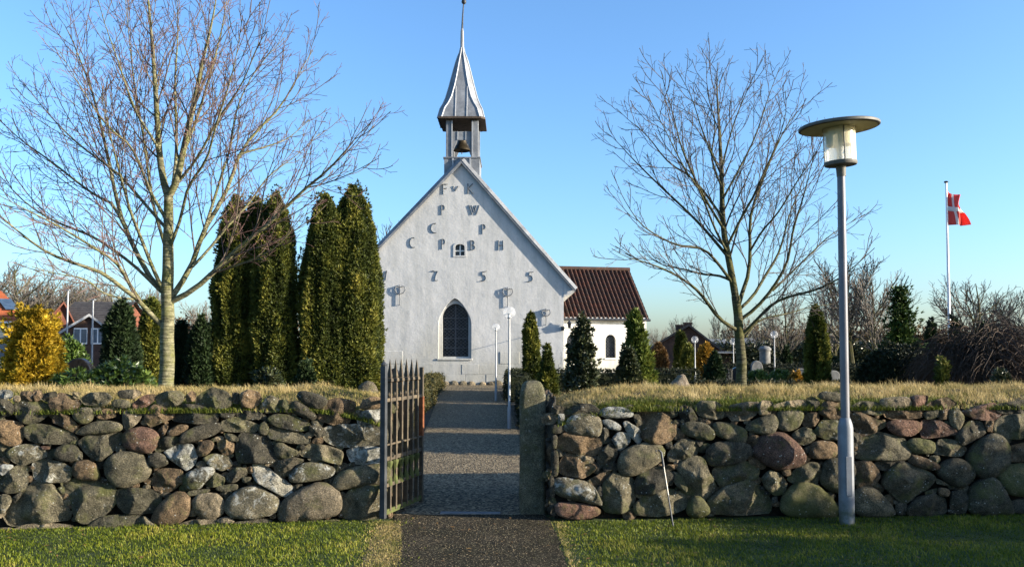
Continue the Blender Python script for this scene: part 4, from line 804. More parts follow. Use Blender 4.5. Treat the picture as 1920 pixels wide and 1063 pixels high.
# ---------------------------------------------------------------- bare trees
def polyline_resample(P, n):
    P = np.asarray(P, float)
    for _ in range(2):
        if len(P) > 2:
            N = P[1:]; O = P[:-1]; P = np.concatenate([[P[0]], np.stack([O*.75+N*.25, O*.25+N*.75], 1).reshape(-1, 3)[1:-1], [P[-1]]])
    d = np.linalg.norm(np.diff(P, axis=0), axis=1); s = np.concatenate([[0], np.cumsum(d)]); t = np.linspace(0, s[-1], n)
    return np.stack([np.interp(t, s, P[:, k]) for k in range(3)], 1), s[-1]
def rot_about(v, k, a):
    k = k/np.linalg.norm(k); return v*math.cos(a)+np.cross(k, v)*math.sin(a)+k*np.dot(k, v)*(1-math.cos(a))
def spawn(P, Rr, L, spacing, t0, ang, len_f, npt, trop, wig, rmin, rk, flat=1., maxlen=9, endlen=.25):
    """side shoots of one branch: returns list of (points, radii, length)"""
    out = []; s = t0*L; seg = len(P)-1; side = random.choice((-1, 1)); az = random.uniform(0, 6.28)
    while s < L*.985:
        t = s/L; f = t*seg; i = min(int(f), seg-1); p = P[i]+(P[i+1]-P[i])*(f-i); tg = P[i+1]-P[i]; tg = tg/np.linalg.norm(tg)
        az += 2.4+random.uniform(-.6, .6)
        pr = np.cross(tg, np.array((0, 0, 1.)) if abs(tg[2]) < .9 else np.array((1., 0, 0))); pr /= np.linalg.norm(pr)
        axk = rot_about(pr, tg, az); d = rot_about(tg, axk, random.uniform(*ang))
        ln = min(maxlen, len_f(t)*random.uniform(.6, 1.25)); r0 = min(Rr[0]+(Rr[-1]-Rr[0])*t, 1e9)*rk; r0 = max(r0, rmin)
        Q = [p]; q = p.copy(); dd = d.copy()
        for k in range(npt-1):
            dd = dd+np.array((0, 0, trop))+np.array([random.gauss(0, wig) for _ in range(3)]); dd /= np.linalg.norm(dd); q = q+dd*ln/(npt-1); Q.append(q)
        out.append((np.array(Q), np.linspace(min(r0, ln*.014+rmin), rmin, npt), ln)); s += spacing*random.uniform(.6, 1.4)
    return out
def tubes_obj(name, items, sides, mat, parent, origin, smooth=False):
    by = {}
    for P, r_, *_ in items: by.setdefault(len(P), []).append((P, r_))
    Vs, Fs, n = [], [], 0
    for k, it in by.items():
        V, Q = tubes(np.stack([p for p, _ in it])-np.asarray(origin), np.stack([r_ for _, r_ in it]), sides); Vs.append(V); Fs.append(Q+n); n += len(V)
    return mesh_np(name, np.concatenate(Vs), np.concatenate(Fs), mat, parent, smooth)
def bare_tree(name, trunk, limbs, Y0, rt, label, mats, rtop=.5, dens=1., twig=.0035, bark_limbs=True):
    """trunk / limbs traced as (px,py); limbs = (points, start radius, depth reach)"""
    base = W(*trunk[0], Y0); base[2] = gz(Y0)
    T = [base]+[W(px, py, Y0) for px, py in trunk[1:]]
    root = empty(name, tuple(base), 0, label, 'tree')
    P, L = polyline_resample(T, 26); rad = np.interp(np.linspace(0, 1, 26), [0, .06, .4, 1], [rt*1.25, rt*1.03, rt*.9, rt*rtop])
    wob = np.array([[mn.noise(Vector((a*3, 1, 2)))*.012, mn.noise(Vector((a*3, 9, 2)))*.012, 0] for a in np.linspace(0, L, 26)])
    V, Q = tubes((P+wob)[None]-base, rad[None], 14); tr = mesh_np('trunk', V, Q, mats[0], root, True)
    main = []
    for pts, r0, dd in limbs:
        m = len(pts); PP = [W(px, py, Y0+dd*(i/(m-1))**1.2) for i, (px, py) in enumerate(pts)]
        r0 = r0*.62; P, L = polyline_resample(PP, 16); main.append((P, np.linspace(r0, .006, 16), L))
    tubes_items = [(P, np.maximum(r_[0]*(1-np.linspace(0, 1, 16))**.75, .005)) for P, r_, L in main]
    tubes_obj('limb', tubes_items, 8, mats[0], tr, base, True)
    l2 = []; l3 = []; l4 = []
    for P, r_, L in main:
        l2 += spawn(P, (r_[0]*.6, .008), L, .155/dens, .16, (.35, .8), lambda t: L*.36*(1.05-.75*t)+.18, 7, .10, .085, twig*1.4, .55, maxlen=1.9)
    for P, r_, L in l2: l3 += spawn(P, (r_[0], r_[-1]), L, .115/dens, .18, (.4, .95), lambda t: L*.36*(1-.6*t)+.09, 5, .06, .12, twig, .6, maxlen=.75)
    for P, r_, L in l3:
        if L > .16: l4 += spawn(P, (r_[0], r_[-1]), L, .11/dens, .3, (.4, 1.0), lambda t: .15*(1.1-.6*t), 3, .04, .15, twig*.85, .7, maxlen=.25)
    cr = tubes_obj('crown', l2, 5, mats[1], root, base, True)
    tubes_obj('twigs', l3, 3, mats[2], cr, base); tubes_obj('twig_tips', l4, 3, mats[2], cr, base)
    return root
LT = [  # left tree limbs
 ([(316, 372), (301, 320), (295, 226), (288, 113), (278, 0), (272, -70)], .085, .6), ([(317, 368), (331, 345), (346, 271), (365, 188), (380, 113), (399, 38), (410, -30)], .085, -.4),
 ([(346, 280), (369, 226), (399, 124), (418, 49), (430, -30)], .04, .9), ([(322, 365), (331, 300), (331, 241), (327, 150), (335, 60), (330, -30)], .045, 1.4),
 ([(320, 566), (361, 546), (399, 512), (444, 467), (489, 433), (534, 391), (576, 350), (602, 331), (640, 294), (677, 245), (696, 230)], .07, -1.0),
 ([(320, 560), (361, 500), (380, 433), (410, 388), (425, 357), (433, 339), (448, 286), (485, 241), (527, 203), (564, 132), (587, 94)], .068, .8),
 ([(380, 440), (400, 380), (418, 320), (433, 279), (440, 211), (467, 150), (497, 109), (534, 71)], .038, 1.6),
 ([(309, 552), (279, 519), (256, 474), (233, 425), (222, 388), (211, 339), (196, 263), (173, 169), (150, 113), (128, 56), (105, 26)], .06, 1.8),
 ([(307, 612), (279, 587), (260, 561), (226, 538), (196, 512), (150, 497), (94, 478), (45, 444), (0, 403), (-40, 380)], .06, -1.3),
 ([(262, 562), (241, 531), (222, 493), (180, 467), (113, 425), (38, 388), (-20, 357)], .042, -1.7), ([(312, 558), (285, 500), (262, 440), (245, 400), (230, 345), (215, 290), (200, 225), (190, 180)], .05, -1.2),
 ([(314, 415), (279, 357), (260, 301), (241, 267), (211, 248), (181, 211), (147, 158), (113, 98)], .042, -.9), ([(298, 290), (294, 271), (263, 226), (245, 188), (218, 105), (196, 45), (184, 0)], .034, -.8),
 ([(313, 430), (265, 375), (241, 346), (211, 316), (150, 275), (90, 215), (40, 150)], .04, .9), ([(236, 430), (211, 378), (188, 373), (150, 346), (94, 301), (38, 263), (0, 226), (-30, 205)], .038, 1.3),
 ([(300, 545), (255, 500), (215, 470), (170, 440), (110, 420), (50, 385), (0, 330), (-30, 300)], .042, .6), ([(330, 345), (370, 300), (410, 220), (455, 160), (480, 90), (500, 60)], .034, -1.6),
 ([(361, 500), (390, 470), (430, 420), (470, 380), (500, 330), (560, 290), (600, 250)], .034, 1.0), ([(399, 512), (440, 500), (490, 480), (530, 455), (570, 400)], .03, -.6),
 ([(316, 470), (340, 410), (350, 350), (390, 300), (400, 250), (440, 130), (455, 30)], .04, -1.7), ([(315, 480), (300, 430), (285, 380), (270, 260), (250, 150), (240, 50), (232, -30)], .04, 2.0),
 ([(260, 561), (230, 560), (190, 550), (160, 520), (110, 515), (60, 500)], .026, -1.6), ([(448, 290), (500, 275), (540, 262), (580, 225)], .025, .4), ([(576, 352), (610, 345), (660, 325), (710, 297)], .018, -.6)]
bare_tree('bare_tree', [(312, 711), (314, 640), (314, 561), (315, 500), (316, 425), (316, 368)], LT, 12., .108, 'large bare tree with pale olive bark and reddish twigs left of the gate', ('x' and M['bark'], M['branch'], M['twig_red']), .56, .84)
RT = [
 ([(1380, 562), (1367, 488), (1359, 450), (1355, 414), (1353, 333), (1349, 240), (1344, 175), (1345, 118)], .098, .3), ([(1384, 575), (1390, 553), (1404, 516), (1407, 474), (1405, 406), (1419, 366), (1444, 301), (1472, 240), (1490, 215), (1508, 195)], .055, .9),
 ([(1384, 620), (1374, 615), (1348, 598), (1328, 570), (1311, 547), (1288, 528), (1254, 508), (1209, 491), (1175, 483), (1147, 466)], .05, -1.2), ([(1372, 527), (1350, 516), (1317, 515), (1285, 505), (1237, 497), (1200, 470)], .034, 1.),
 ([(1376, 535), (1345, 491), (1317, 463), (1274, 463), (1233, 443), (1201, 422), (1177, 386), (1164, 362)], .042, -.8), ([(1365, 482), (1347, 460), (1318, 426), (1282, 390), (1229, 341), (1181, 293), (1152, 260), (1136, 248)], .04, .9),
 ([(1357, 430), (1322, 374), (1294, 317), (1274, 268), (1262, 212), (1245, 159), (1240, 135)], .036, -.8), ([(1356, 410), (1302, 333), (1254, 309), (1213, 252), (1181, 228), (1156, 204)], .032, 1.3),
 ([(1351, 325), (1318, 252), (1298, 183), (1274, 139)], .026, .5), ([(1389, 630), (1418, 601), (1446, 570), (1480, 555), (1530, 545), (1580, 520), (1640, 465)], .045, -.9),
 ([(1387, 600), (1415, 581), (1449, 542), (1480, 488), (1484, 438), (1508, 366), (1525, 293), (1539, 273)], .048, -.4), ([(1386, 580), (1413, 556), (1435, 516), (1463, 474), (1480, 398), (1504, 349), (1515, 300)], .042, 1.5),
 ([(1362, 465), (1395, 398), (1411, 374), (1428, 333), (1456, 273), (1476, 212), (1472, 171)], .036, -1.2), ([(1356, 372), (1395, 301), (1419, 252), (1440, 183), (1462, 127)], .03, .7), ([(1352, 322), (1371, 244), (1395, 183), (1419, 131), (1430, 112)], .026, -.5),
 ([(1449, 545), (1490, 505), (1525, 471), (1557, 440), (1590, 420), (1622, 402)], .028, .6), ([(1398, 632), (1421, 598), (1470, 590), (1520, 575), (1560, 570)], .028, .9), ([(1353, 350), (1330, 300), (1345, 230), (1325, 180), (1325, 110)], .026, 1.2),
 ([(1407, 470), (1430, 430), (1460, 400), (1500, 330), (1530, 290), (1545, 240)], .028, -1.4), ([(1362, 470), (1340, 430), (1310, 350), (1290, 330), (1250, 250), (1215, 180)], .03, -1.5)]
bare_tree('bare_tree', [(1394, 720), (1389, 658), (1384, 601), (1380, 555)], RT, 13., .092, 'bare tree with dark twigs and olive trunk between the church wing and the lamp post', (M['bark2'], M['twig_grey'], M['twig_grey']), .70, .8)

# generic far bare trees
def far_tree_mesh(seed, spread=1., h=1., twr=.013, lv=3):
    random.seed(seed); tr = []; cr = []; tw = []
    P, L = polyline_resample([(0, 0, 0), (.05, .02, .25*h), (0.02, -.03, .45*h), (.03, 0, .72*h)], 12); tr.append((P, np.linspace(.018, .003, 12)))
    l1 = []
    for k in range(15):
        t = random.uniform(.18, .8); p = P[int(t*11)]; az = k*2.4; up = random.uniform(.5, 1.0)
        d = np.array((math.cos(az)*spread, math.sin(az)*spread, up)); d /= np.linalg.norm(d); ln = (.62-.45*t)*random.uniform(.8, 1.2); Q = [p]; q = p.copy()
        for i in range(7): d = d+np.array((random.gauss(0, .1), random.gauss(0, .1), .11)); d /= np.linalg.norm(d); q = q+d*ln/7; Q.append(q)
        l1.append((np.array(Q), np.linspace(.009*(1-t*.6), .002, 8), ln))
    l2 = []
    for P, r_, L in l1: l2 += spawn(P, (r_[0], .003), L, .028, .15, (.3, .8), lambda t: L*.35*(1.1-.7*t)+.02, 5, .1, .1, .0018, .6)
    l3 = []
    for P, r_, L in l2: l3 += spawn(P, (r_[0], .002), L, .024, .15, (.3, .9), lambda t: L*.4*(1-.5*t)+.02, 3, .05, .12, .0013, .7)
    out = []
    for nm, items, sd in (('trunk', tr+l1, 6), ('crown', l2, 3), ('twigs', l3, 3)):
        o = tubes_obj(nm, items, sd, None, None, (0, 0, 0)); out.append(o.data); bpy.data.objects.remove(o)
    zm = max(v.co.z for v in out[2].vertices)*.97
    for me in out: me.transform(Matrix.Scale(1/zm, 4))
    return out
FT = [far_tree_mesh(3, .9), far_tree_mesh(5, 1.25), far_tree_mesh(8, .6)]
random.seed(21); FTM = {}
def far_tree(kind, px, pytop, Y, wf, label, group, mat='twig_far'):
    p = W(px, 655, Y); z0 = gz(Y); h = W(px, pytop, Y)[2]-z0
    root = empty('bare_tree', (p[0], Y, z0), random.uniform(0, 6), label, 'tree', group); root.scale = (h*wf, h*wf, h)
    for nm, me in zip(('trunk', 'crown', 'twigs'), FT[kind]):
        key = (kind, nm, mat)
        if key not in FTM: FTM[key] = me.copy(); FTM[key].materials.append(M['bark2'] if nm == 'trunk' else M[mat])
        link(bpy.data.objects.new(nm, FTM[key]), root)
G1 = 'leafless trees behind the houses on the left'
for k, px, py, Y, wf, lab in ((1, 15, 488, 78, 1.2, 'tall leafless tree behind the orange-roofed house at the left edge'), (1, 95, 515, 82, 1.2, 'leafless tree rising behind the golden bush'), (0, 150, 535, 86, 1.1, 'leafless tree behind the white pole'), (1, 210, 520, 90, 1.2, 'leafless tree behind the brick house and the dark clipped thuja'),
        (0, 270, 540, 90, 1.1, 'leafless tree showing through just left of the big trunk'), (2, 375, 565, 70, 1., 'small leafless tree between the big trunk and the tall thujas'), (1, 55, 505, 95, 1.3, 'wide leafless tree far behind the golden cypress'), (1, 130, 522, 100, 1.3, 'wide leafless tree far behind the brick gable'), (0, 180, 530, 98, 1.2, 'leafless tree far behind the dark roof'), (1, 240, 535, 105, 1.3, 'wide leafless tree far behind the dark blunt thuja'), (0, -20, 480, 90, 1.2, 'leafless tree cut by the left edge')): far_tree(k, px, py, Y, wf, lab, G1)
far_tree(0, 702, 412, 50, .8, 'brown-twigged tree top showing beside the church roof on the left', None, 'twig_brown')
G2 = 'leafless trees in the background on the right'
for k, px, py, Y, wf, lab in ((2, 1600, 478, 46, 1., 'many-stemmed leafless tree right behind the lamp post'), (2, 1632, 510, 44, .9, 'slender leafless tree just right of the lamp post'), (0, 1562, 520, 50, .9, 'leafless tree just left of the lamp post'), (1, 1835, 515, 52, 1.1, 'round leafless tree behind the flagpole'), (0, 1880, 545, 56, .9, 'small leafless tree right of the flagpole'),
        (0, 1468, 545, 58, 1., 'leafless tree behind the tall globe lamp'), (1, 1275, 588, 75, .7, 'leafless tree top behind the house chimneys'), (1, 1232, 612, 80, .7, 'faint leafless tree beside the church wing'), (1, 1925, 540, 60, 1., 'leafless tree cut by the right edge'), (0, 1350, 590, 70, .8, 'leafless tree left of the olive trunk'), (1, 1425, 585, 72, .8, 'leafless tree just right of the olive trunk')): far_tree(k, px, py, Y, wf, lab, G2)

# ---------------------------------------------------------------- foliage plants
def sprays(P, D, size, k, flat, tint, N=None):
    """fans of k diamond leaves at points P along directions D"""
    n = len(P); Pk = np.repeat(P, k, 0); d = np.repeat(D, k, 0)+rng.normal(0, flat, (n*k, 3)); d /= np.linalg.norm(d, axis=1, keepdims=True)+1e-9
    s = np.cross(d, rng.normal(0, 1, (n*k, 3)) if N is None else np.repeat(N, k, 0)+rng.normal(0, .42, (n*k, 3))); s /= np.linalg.norm(s, axis=1, keepdims=True)+1e-9
    ln = (np.repeat(size, k)*rng.uniform(.6, 1.2, n*k))[:, None]; w = ln*.27
    V = np.stack([Pk-s*w, Pk+s*w, Pk+d*ln], 1).reshape(-1, 3)
    return V, np.arange(n*k*3).reshape(-1, 3), np.repeat(np.clip(np.repeat(tint, k)+rng.normal(0, .07, n*k), 0, 1), 3)
def lump(th, t, seed, h):
    r = np.random.default_rng(seed); o = np.zeros_like(th)
    for i in range(11):
        a = r.integers(1, 12); b = r.uniform(-4.5, 4.5)*h; o += np.sin(a*th+b*t*2+r.uniform(0, 6.28))*r.uniform(.5, 1)/(1+.18*a)
    return o/3
PROF = {'column': ([0, .04, .2, .55, .8, .93, 1], [.75, .9, 1., .95, .7, .38, .03]), 'cone': ([0, .05, .2, .5, .8, 1], [.8, .95, 1., .72, .32, .02]), 'dome': ([0, .15, .5, .8, .95, 1], [.85, 1., .97, .72, .38, .05]),
        'bush': ([0, .1, .4, .7, .9, 1], [.75, .95, 1., .82, .5, .1]), 'flame': ([0, .05, .3, .6, .85, 1], [.6, .85, 1., .8, .45, .04])}
cseed = [100]
def plant(name, px, pytop, wpx, Y, prof, mat, label, cat, n=2600, size=.11, k=5, updir=.9, lumpy=.24, core='core', core_s=.78, dep=1., trunk=True, group=None, flat=.45, z0=None, plumes=30, plen=.35, pout=.4):
    cseed[0] += 1; sd = cseed[0]; zg = gz(Y) if z0 is None else z0; p = W(px, 655, Y); h = W(px, pytop, Y)[2]-zg; rr = wpx/2*Y/F
    root = empty(name, (p[0], Y, zg), 0, label, cat, group)
    tt, pr = PROF[prof]
    t = rng.uniform(0, 1, n*2); keep = rng.uniform(0, 1, n*2) < np.interp(t, tt, pr)*.9+.1; t = t[keep][:n]; n = len(t); th = rng.uniform(0, 2*np.pi, n)
    lm = lump(th, t, sd, h/2.5); rad = rr*np.interp(t, tt, pr)*(1+lumpy*lm)*rng.uniform(.74, 1.0, n)**.7
    P = np.stack([rad*np.cos(th), rad*np.sin(th)*dep, t*h*.985], 1); D = np.stack([np.cos(th), np.sin(th), np.full(n, updir)], 1); D /= np.linalg.norm(D, axis=1, keepdims=True)
    ti = np.clip(.48+.32*lm+rng.normal(0, .07, n), 0, 1)  # tint follows the clumps: sunlit bulges and shaded hollows put into leaf colour
    N = np.stack([np.cos(th), np.sin(th), .25+t*.5], 1)+.0; V, Q, T = sprays(P, D, np.full(n, size)*rng.uniform(.7, 1.25, n), k, flat, ti, N); cr = mesh_np('crown', V, Q, mat, root, False, T)
    if plumes:                                          # upright shoots that break the outline
        pk = rng.integers(0, n, plumes); per = 34; u = rng.uniform(0, 1, (plumes, per)); az = rng.uniform(0, 6.28, (plumes, per)); L = plen*rng.uniform(.55, 1.3, plumes)[:, None]
        dr = np.stack([np.cos(th[pk])*pout, np.sin(th[pk])*pout, np.ones(plumes)], 1)+rng.normal(0, .16, (plumes, 3)); dr /= np.linalg.norm(dr, axis=1, keepdims=True); e1 = np.cross(dr, np.array((.3, 1., .2))); e1 /= np.linalg.norm(e1, axis=1, keepdims=True); e2 = np.cross(dr, e1)
        rad2 = (plen*.2*np.sin(np.pi*np.clip(u*.86+.14, 0, 1))**.8)[..., None]; rd = e1[:, None]*np.cos(az)[..., None]+e2[:, None]*np.sin(az)[..., None]
        PP = (P[pk]*np.array((.93, .93, 1)))[:, None]-dr[:, None]*(L*.52)[..., None]+dr[:, None]*(u*L)[..., None]+rd*rad2; DD = dr[:, None]*.9+rd*.6
        PP[..., 2] = np.minimum(PP[..., 2], h*1.02); q = PP[..., 2] > .02
        V, Q, T = sprays(PP[q], DD[q], np.full(q.sum(), size)*rng.uniform(.7, 1.2, q.sum()), 5, flat, np.repeat(np.clip(ti[pk]+rng.normal(.04, .1, plumes), 0, 1), per).reshape(plumes, per)[q], rd[q]+dr[:, None].repeat(per, 1)[q]*.3); mesh_np('shoots', V, Q, mat, cr, False, T)
    if core:  # dark solid added inside the crown so no light shows through
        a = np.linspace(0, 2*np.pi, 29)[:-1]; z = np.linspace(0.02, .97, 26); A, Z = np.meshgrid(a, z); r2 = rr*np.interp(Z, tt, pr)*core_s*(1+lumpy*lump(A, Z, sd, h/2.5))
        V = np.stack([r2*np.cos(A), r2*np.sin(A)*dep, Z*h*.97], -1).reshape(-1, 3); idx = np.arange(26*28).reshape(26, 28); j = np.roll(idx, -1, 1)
        mesh_np('dark_core', V, np.stack([idx[:-1], j[:-1], j[1:], idx[1:]], -1).reshape(-1, 4), M[core], cr, True)
    if trunk: MB().tube([(0, 0, -.05), (0.01, 0, h*.3)], [max(.03, rr*.09), max(.02, rr*.06)], 8).build('trunk', M['bark2'], root)
    return root
G3 = 'tall clipped thujas beside the church'
plant('thuja', 438, 360, 82, 22.5, 'column', M['thuja'], 'tall thuja, leftmost of the tall group left of the church', 'thuja', 22000, .07, group=G3, plumes=130, plen=.6)
plant('thuja', 478, 364, 100, 22.9, 'column', M['thuja'], 'tall thuja wedged in the middle of the left-hand tall group', 'thuja', 15000, .07, group=G3, plumes=100, plen=.6)
plant('thuja', 514, 355, 88, 22.4, 'column', M['thuja'], 'tall thuja on the right of the left-hand tall group', 'thuja', 22000, .07, group=G3, plumes=130, plen=.6)
plant('thuja', 608, 358, 98, 22.6, 'column', M['thuja'], 'tall thuja, the lower left one of the pair beside the gable', 'thuja', 25000, .07, group=G3, plumes=150, plen=.6)
plant('thuja', 660, 342, 114, 23., 'column', M['thuja'], 'tallest thuja, touching the left edge of the white gable', 'thuja', 29000, .07, group=G3, plumes=180, plen=.6)
plant('clipped_thuja', 226, 560, 66, 20., 'column', M['thuja_dark'], 'dark blunt thuja behind the low leafy shrubs, left of the big trunk', 'thuja', 5000, .10, k=5)
plant('olive_thuja', 284, 556, 50, 21., 'column', M['thuja'], 'olive thuja immediately left of the big pale trunk', 'thuja', 4000, .10)
plant('thuja', 376, 596, 50, 22., 'column', M['thuja_dark'], 'small dark thuja right of the big pale trunk', 'thuja', 3000, .10)
plant('thuja', 338, 600, 34, 24., 'column', M['thuja_dark'], 'narrow dark thuja hugging the right of the big pale trunk', 'thuja', 2000, .10)
plant('golden_cypress', 62, 578, 98, 15.5, 'bush', M['gold'], 'bushy golden yellow cypress at the left edge behind the wall', 'conifer', 5000, .075, k=6, updir=.5, lumpy=.5, core='coregold', core_s=.6, plumes=170, plen=.55, pout=.9)
plant('shrub', 68, 570, 42, 24, 'bush', M['thuja_dark'], 'dark green bush top peeping above the golden cypress', 'shrub', 1500, .12)
plant('leafy_shrub', 132, 636, 78, 17., 'bush', M['rhododendron'] if 'rhododendron' in M else M['rhodo'], 'light green leafy shrub right of the golden cypress', 'shrub', 2600, .10, k=5, updir=.3, lumpy=.2, flat=.7)
plant('leafy_shrub', 222, 678, 150, 15.5, 'dome', M['rhodo'], 'low spreading glossy shrub below the dark blunt thuja', 'shrub', 2300, .11, k=5, updir=.3, lumpy=.2, flat=.7)
plant('shrub', 145, 690, 90, 15.2, 'dome', M['rhodo'], 'low glossy shrub in front of the black headstone', 'shrub', 900, .10, k=5, updir=.3, lumpy=.2, flat=.7)
plant('shrub', 505, 690, 60, 17., 'dome', M['shrub'], 'low dark shrub at the foot of the left-hand tall thujas', 'shrub', 900, .09)
plant('shrub', 575, 680, 30, 19., 'bush', M['thuja_dark'], 'small dark bush between the two groups of tall thujas', 'shrub', 900, .09)
# right of the path
plant('thuja', 996, 583, 29, 26., 'column', M['thuja'], 'narrow thuja column in front of the right side of the gable', 'thuja', 2600, .10)
plant('dwarf_conifer', 1027, 643, 40, 22.5, 'cone', M['thuja'], 'small dark conical conifer right of the narrow thuja column', 'conifer', 2200, .09)
plant('evergreen_shrub', 1090, 584, 54, 17.5, 'flame', M['shrub'], 'loose upright evergreen shrub in front of the wing window', 'shrub', 1500, .085, k=5, updir=.5, lumpy=.35, core_s=.5, flat=.8, plumes=45, plen=.4, pout=.7)
plant('golden_conifer', 1193, 580, 62, 19.5, 'cone', M['goldgreen'], 'bright yellow-green pointed conifer in front of the wing', 'conifer', 3200, .13, k=6, updir=1.4, lumpy=.25, plumes=70, plen=.5, pout=.35)
plant('dwarf_conifer', 1178, 652, 42, 18., 'bush', M['shrub'], 'small brownish conifer at the foot of the yellow-green conifer', 'conifer', 1400, .09)
plant('brown_conifer', 1236, 646, 27, 40., 'column', M['brownleaf'], 'small brown conical bush beside the church wing corner', 'conifer', 900, .16)
plant('thuja', 1277, 622, 22, 38., 'column', M['thuja'], 'slim dark thuja in front of the far brick house', 'thuja', 1100, .15)
plant('thuja', 1291, 645, 18, 37., 'column', M['thuja'], 'shorter slim thuja beside the globe lamp near the far house', 'thuja', 900, .15)
plant('orange_shrub', 1322, 646, 36, 39., 'bush', M['orangeleaf'], 'orange leafed shrub right of the globe lamp', 'shrub', 900, .15, core='coregold')
plant('dwarf_conifer', 1340, 658, 46, 26., 'cone', M['thuja_dark'], 'dark squat conical conifer left of the olive trunk', 'conifer', 1800, .10)
plant('thuja', 1531, 572, 40, 23., 'column', M['thuja'], 'single narrow thuja standing left of the lamp post', 'thuja', 3600, .10)
plant('dwarf_conifer', 1474, 652, 22, 38., 'cone', M['thuja_dark'], 'tiny dark conifer between globe lamp and narrow thuja', 'conifer', 700, .14)
plant('dwarf_conifer', 1562, 668, 32, 34., 'dome', M['thuja_dark'], 'low green bush right of the narrow thuja', 'conifer', 700, .12)
plant('dwarf_conifer', 1747, 594, 20, 33., 'column', M['thuja_dark'], 'dark cone top left of the flagpole', 'conifer', 900, .13)
plant('dwarf_conifer', 1790, 594, 18, 33., 'column', M['thuja_dark'], 'dark cone top at the flagpole', 'conifer', 900, .13)
plant('dwarf_conifer', 1844, 600, 20, 33., 'column', M['thuja_dark'], 'dark cone top right of the flagpole', 'conifer', 900, .13)
plant('dwarf_conifer', 1766, 674, 18, 18., 'column', M['thuja'], 'small narrow conifer in front of the weeping shrub', 'conifer', 700, .07)
plant('shrub', 1880, 698, 40, 16., 'dome', M['shrub'], 'low olive bush at the foot of the weeping shrub', 'shrub', 800, .08)
plant('dark_shrub', 1690, 646, 170, 22., 'dome', M['hedge_dark'], 'broad dark clipped shrub below the spruce', 'shrub', 5000, .09, lumpy=.05)
plant('shrub', 1420, 694, 40, 30., 'dome', M['rhodo'], 'low green shrub right of the olive trunk', 'shrub', 500, .12)
plant('shrub', 1492, 697, 22, 28., 'dome', M['orangeleaf'], 'small yellow shrub left of the narrow thuja', 'shrub', 300, .10, core='coregold')
plant('shrub', 1462, 696, 44, 30., 'dome', M['rhodo'], 'low leafy shrub at the foot of the globe lamp near the narrow thuja', 'shrub', 500, .12)
# spruce with tiers
def spruce(px, pytop, wpx, Y, label):
    zg = gz(Y); p = W(px, 655, Y); h = W(px, pytop, Y)[2]-zg; rr = wpx/2*Y/F; root = empty('spruce', (p[0], Y, zg), 0, label, 'conifer')
    MB().tube([(0, 0, -.05), (0, 0, h*.97)], [.09, .012], 8).build('trunk', M['bark2'], root)
    Ps, Ds, Ss = [], [], []
    for i in range(150):
        t = .04+.94*(i/150)**.9; az = i*2.399; L = rr*(1.02-t)**.8*random.uniform(.65, 1.25)*(1+.25*math.sin(t*19))
        for j in range(int(10+40*(1-t))):
            u = random.uniform(.12, 1); q = np.array((math.cos(az)*L*u, math.sin(az)*L*u, t*h*.96-L*.18*u+L*.25*u*u)); q += np.array([random.gauss(0, .05+.06*u) for _ in range(3)])*np.array((1, 1, .6))
            Ps.append(q); Ds.append((math.cos(az), math.sin(az), .35)); Ss.append(.13)
    V, Q, T = sprays(np.array(Ps), np.array(Ds), np.array(Ss), 4, .5, rng.uniform(.2, .8, len(Ps)), np.array(Ds)*.5+np.array((0, 0, .8))); mesh_np('crown', V, Q, M['spruce'], root, False, T)
spruce(1690, 527, 100, 29., 'green spruce with drooping tiers right of the lamp post')
# weeping leafless shrub
def weeping(px, pytop, wpx, Y, label):
    zg = gz(Y); p = W(px, 655, Y); h = W(px, pytop, Y)[2]-zg; rr = wpx/2*Y/F; root = empty('weeping_shrub', (p[0], Y, zg), 0, label, 'shrub'); it = []
    for i in range(2600):
        az = random.uniform(0, 6.28); rho = rr*math.sqrt(random.random())*.92; hz = h*math.sqrt(max(0, 1-(rho/rr)**2*.8))*random.uniform(.55, 1.0)*(1+.12*math.sin(az*3)+.08*math.sin(az*7+rho*3))
        q = np.array((math.cos(az)*rho, math.sin(az)*rho, hz)); a2 = az+random.gauss(0, .9); d = np.array((math.cos(a2), math.sin(a2), random.uniform(-.1, .9))); ln = random.uniform(.35, 1.1); P = [q]
        for k in range(6):
            d = d+np.array((random.gauss(0, .16), random.gauss(0, .16), -.30)); d /= np.linalg.norm(d); q = q+d*ln/6; q[2] = max(.03, q[2]); P.append(q)
        it.append((np.array(P), np.linspace(.009, .003, 7)))
    for i in range(160):
        az = random.uniform(0, 6.28); L = rr*random.uniform(.3, .95); zt = h*random.uniform(.7, .98); P = []
        for k in range(7):
            u = k/6; P.append((math.cos(az)*L*u+random.gauss(0, .05), math.sin(az)*L*u+random.gauss(0, .05), max(.02, zt*(.45+1.2*u-1.0*u*u*random.uniform(.6, 1.3)))))
        it.insert(0, (np.array(P), np.linspace(.02, .007, 7)))
    tubes_obj('crown', it[160:], 3, M['twig_brown'], root, (0, 0, 0)); tubes_obj('branches', it[:160], 4, M['corebrown'], root, (0, 0, 0))
    MB().tube([(0, 0, -.05), (.03, 0, h*.75)], [.1, .06], 8).build('trunk', M['bark2'], root)
weeping(1845, 604, 205, 19., 'brown weeping leafless shrub below the flagpole')
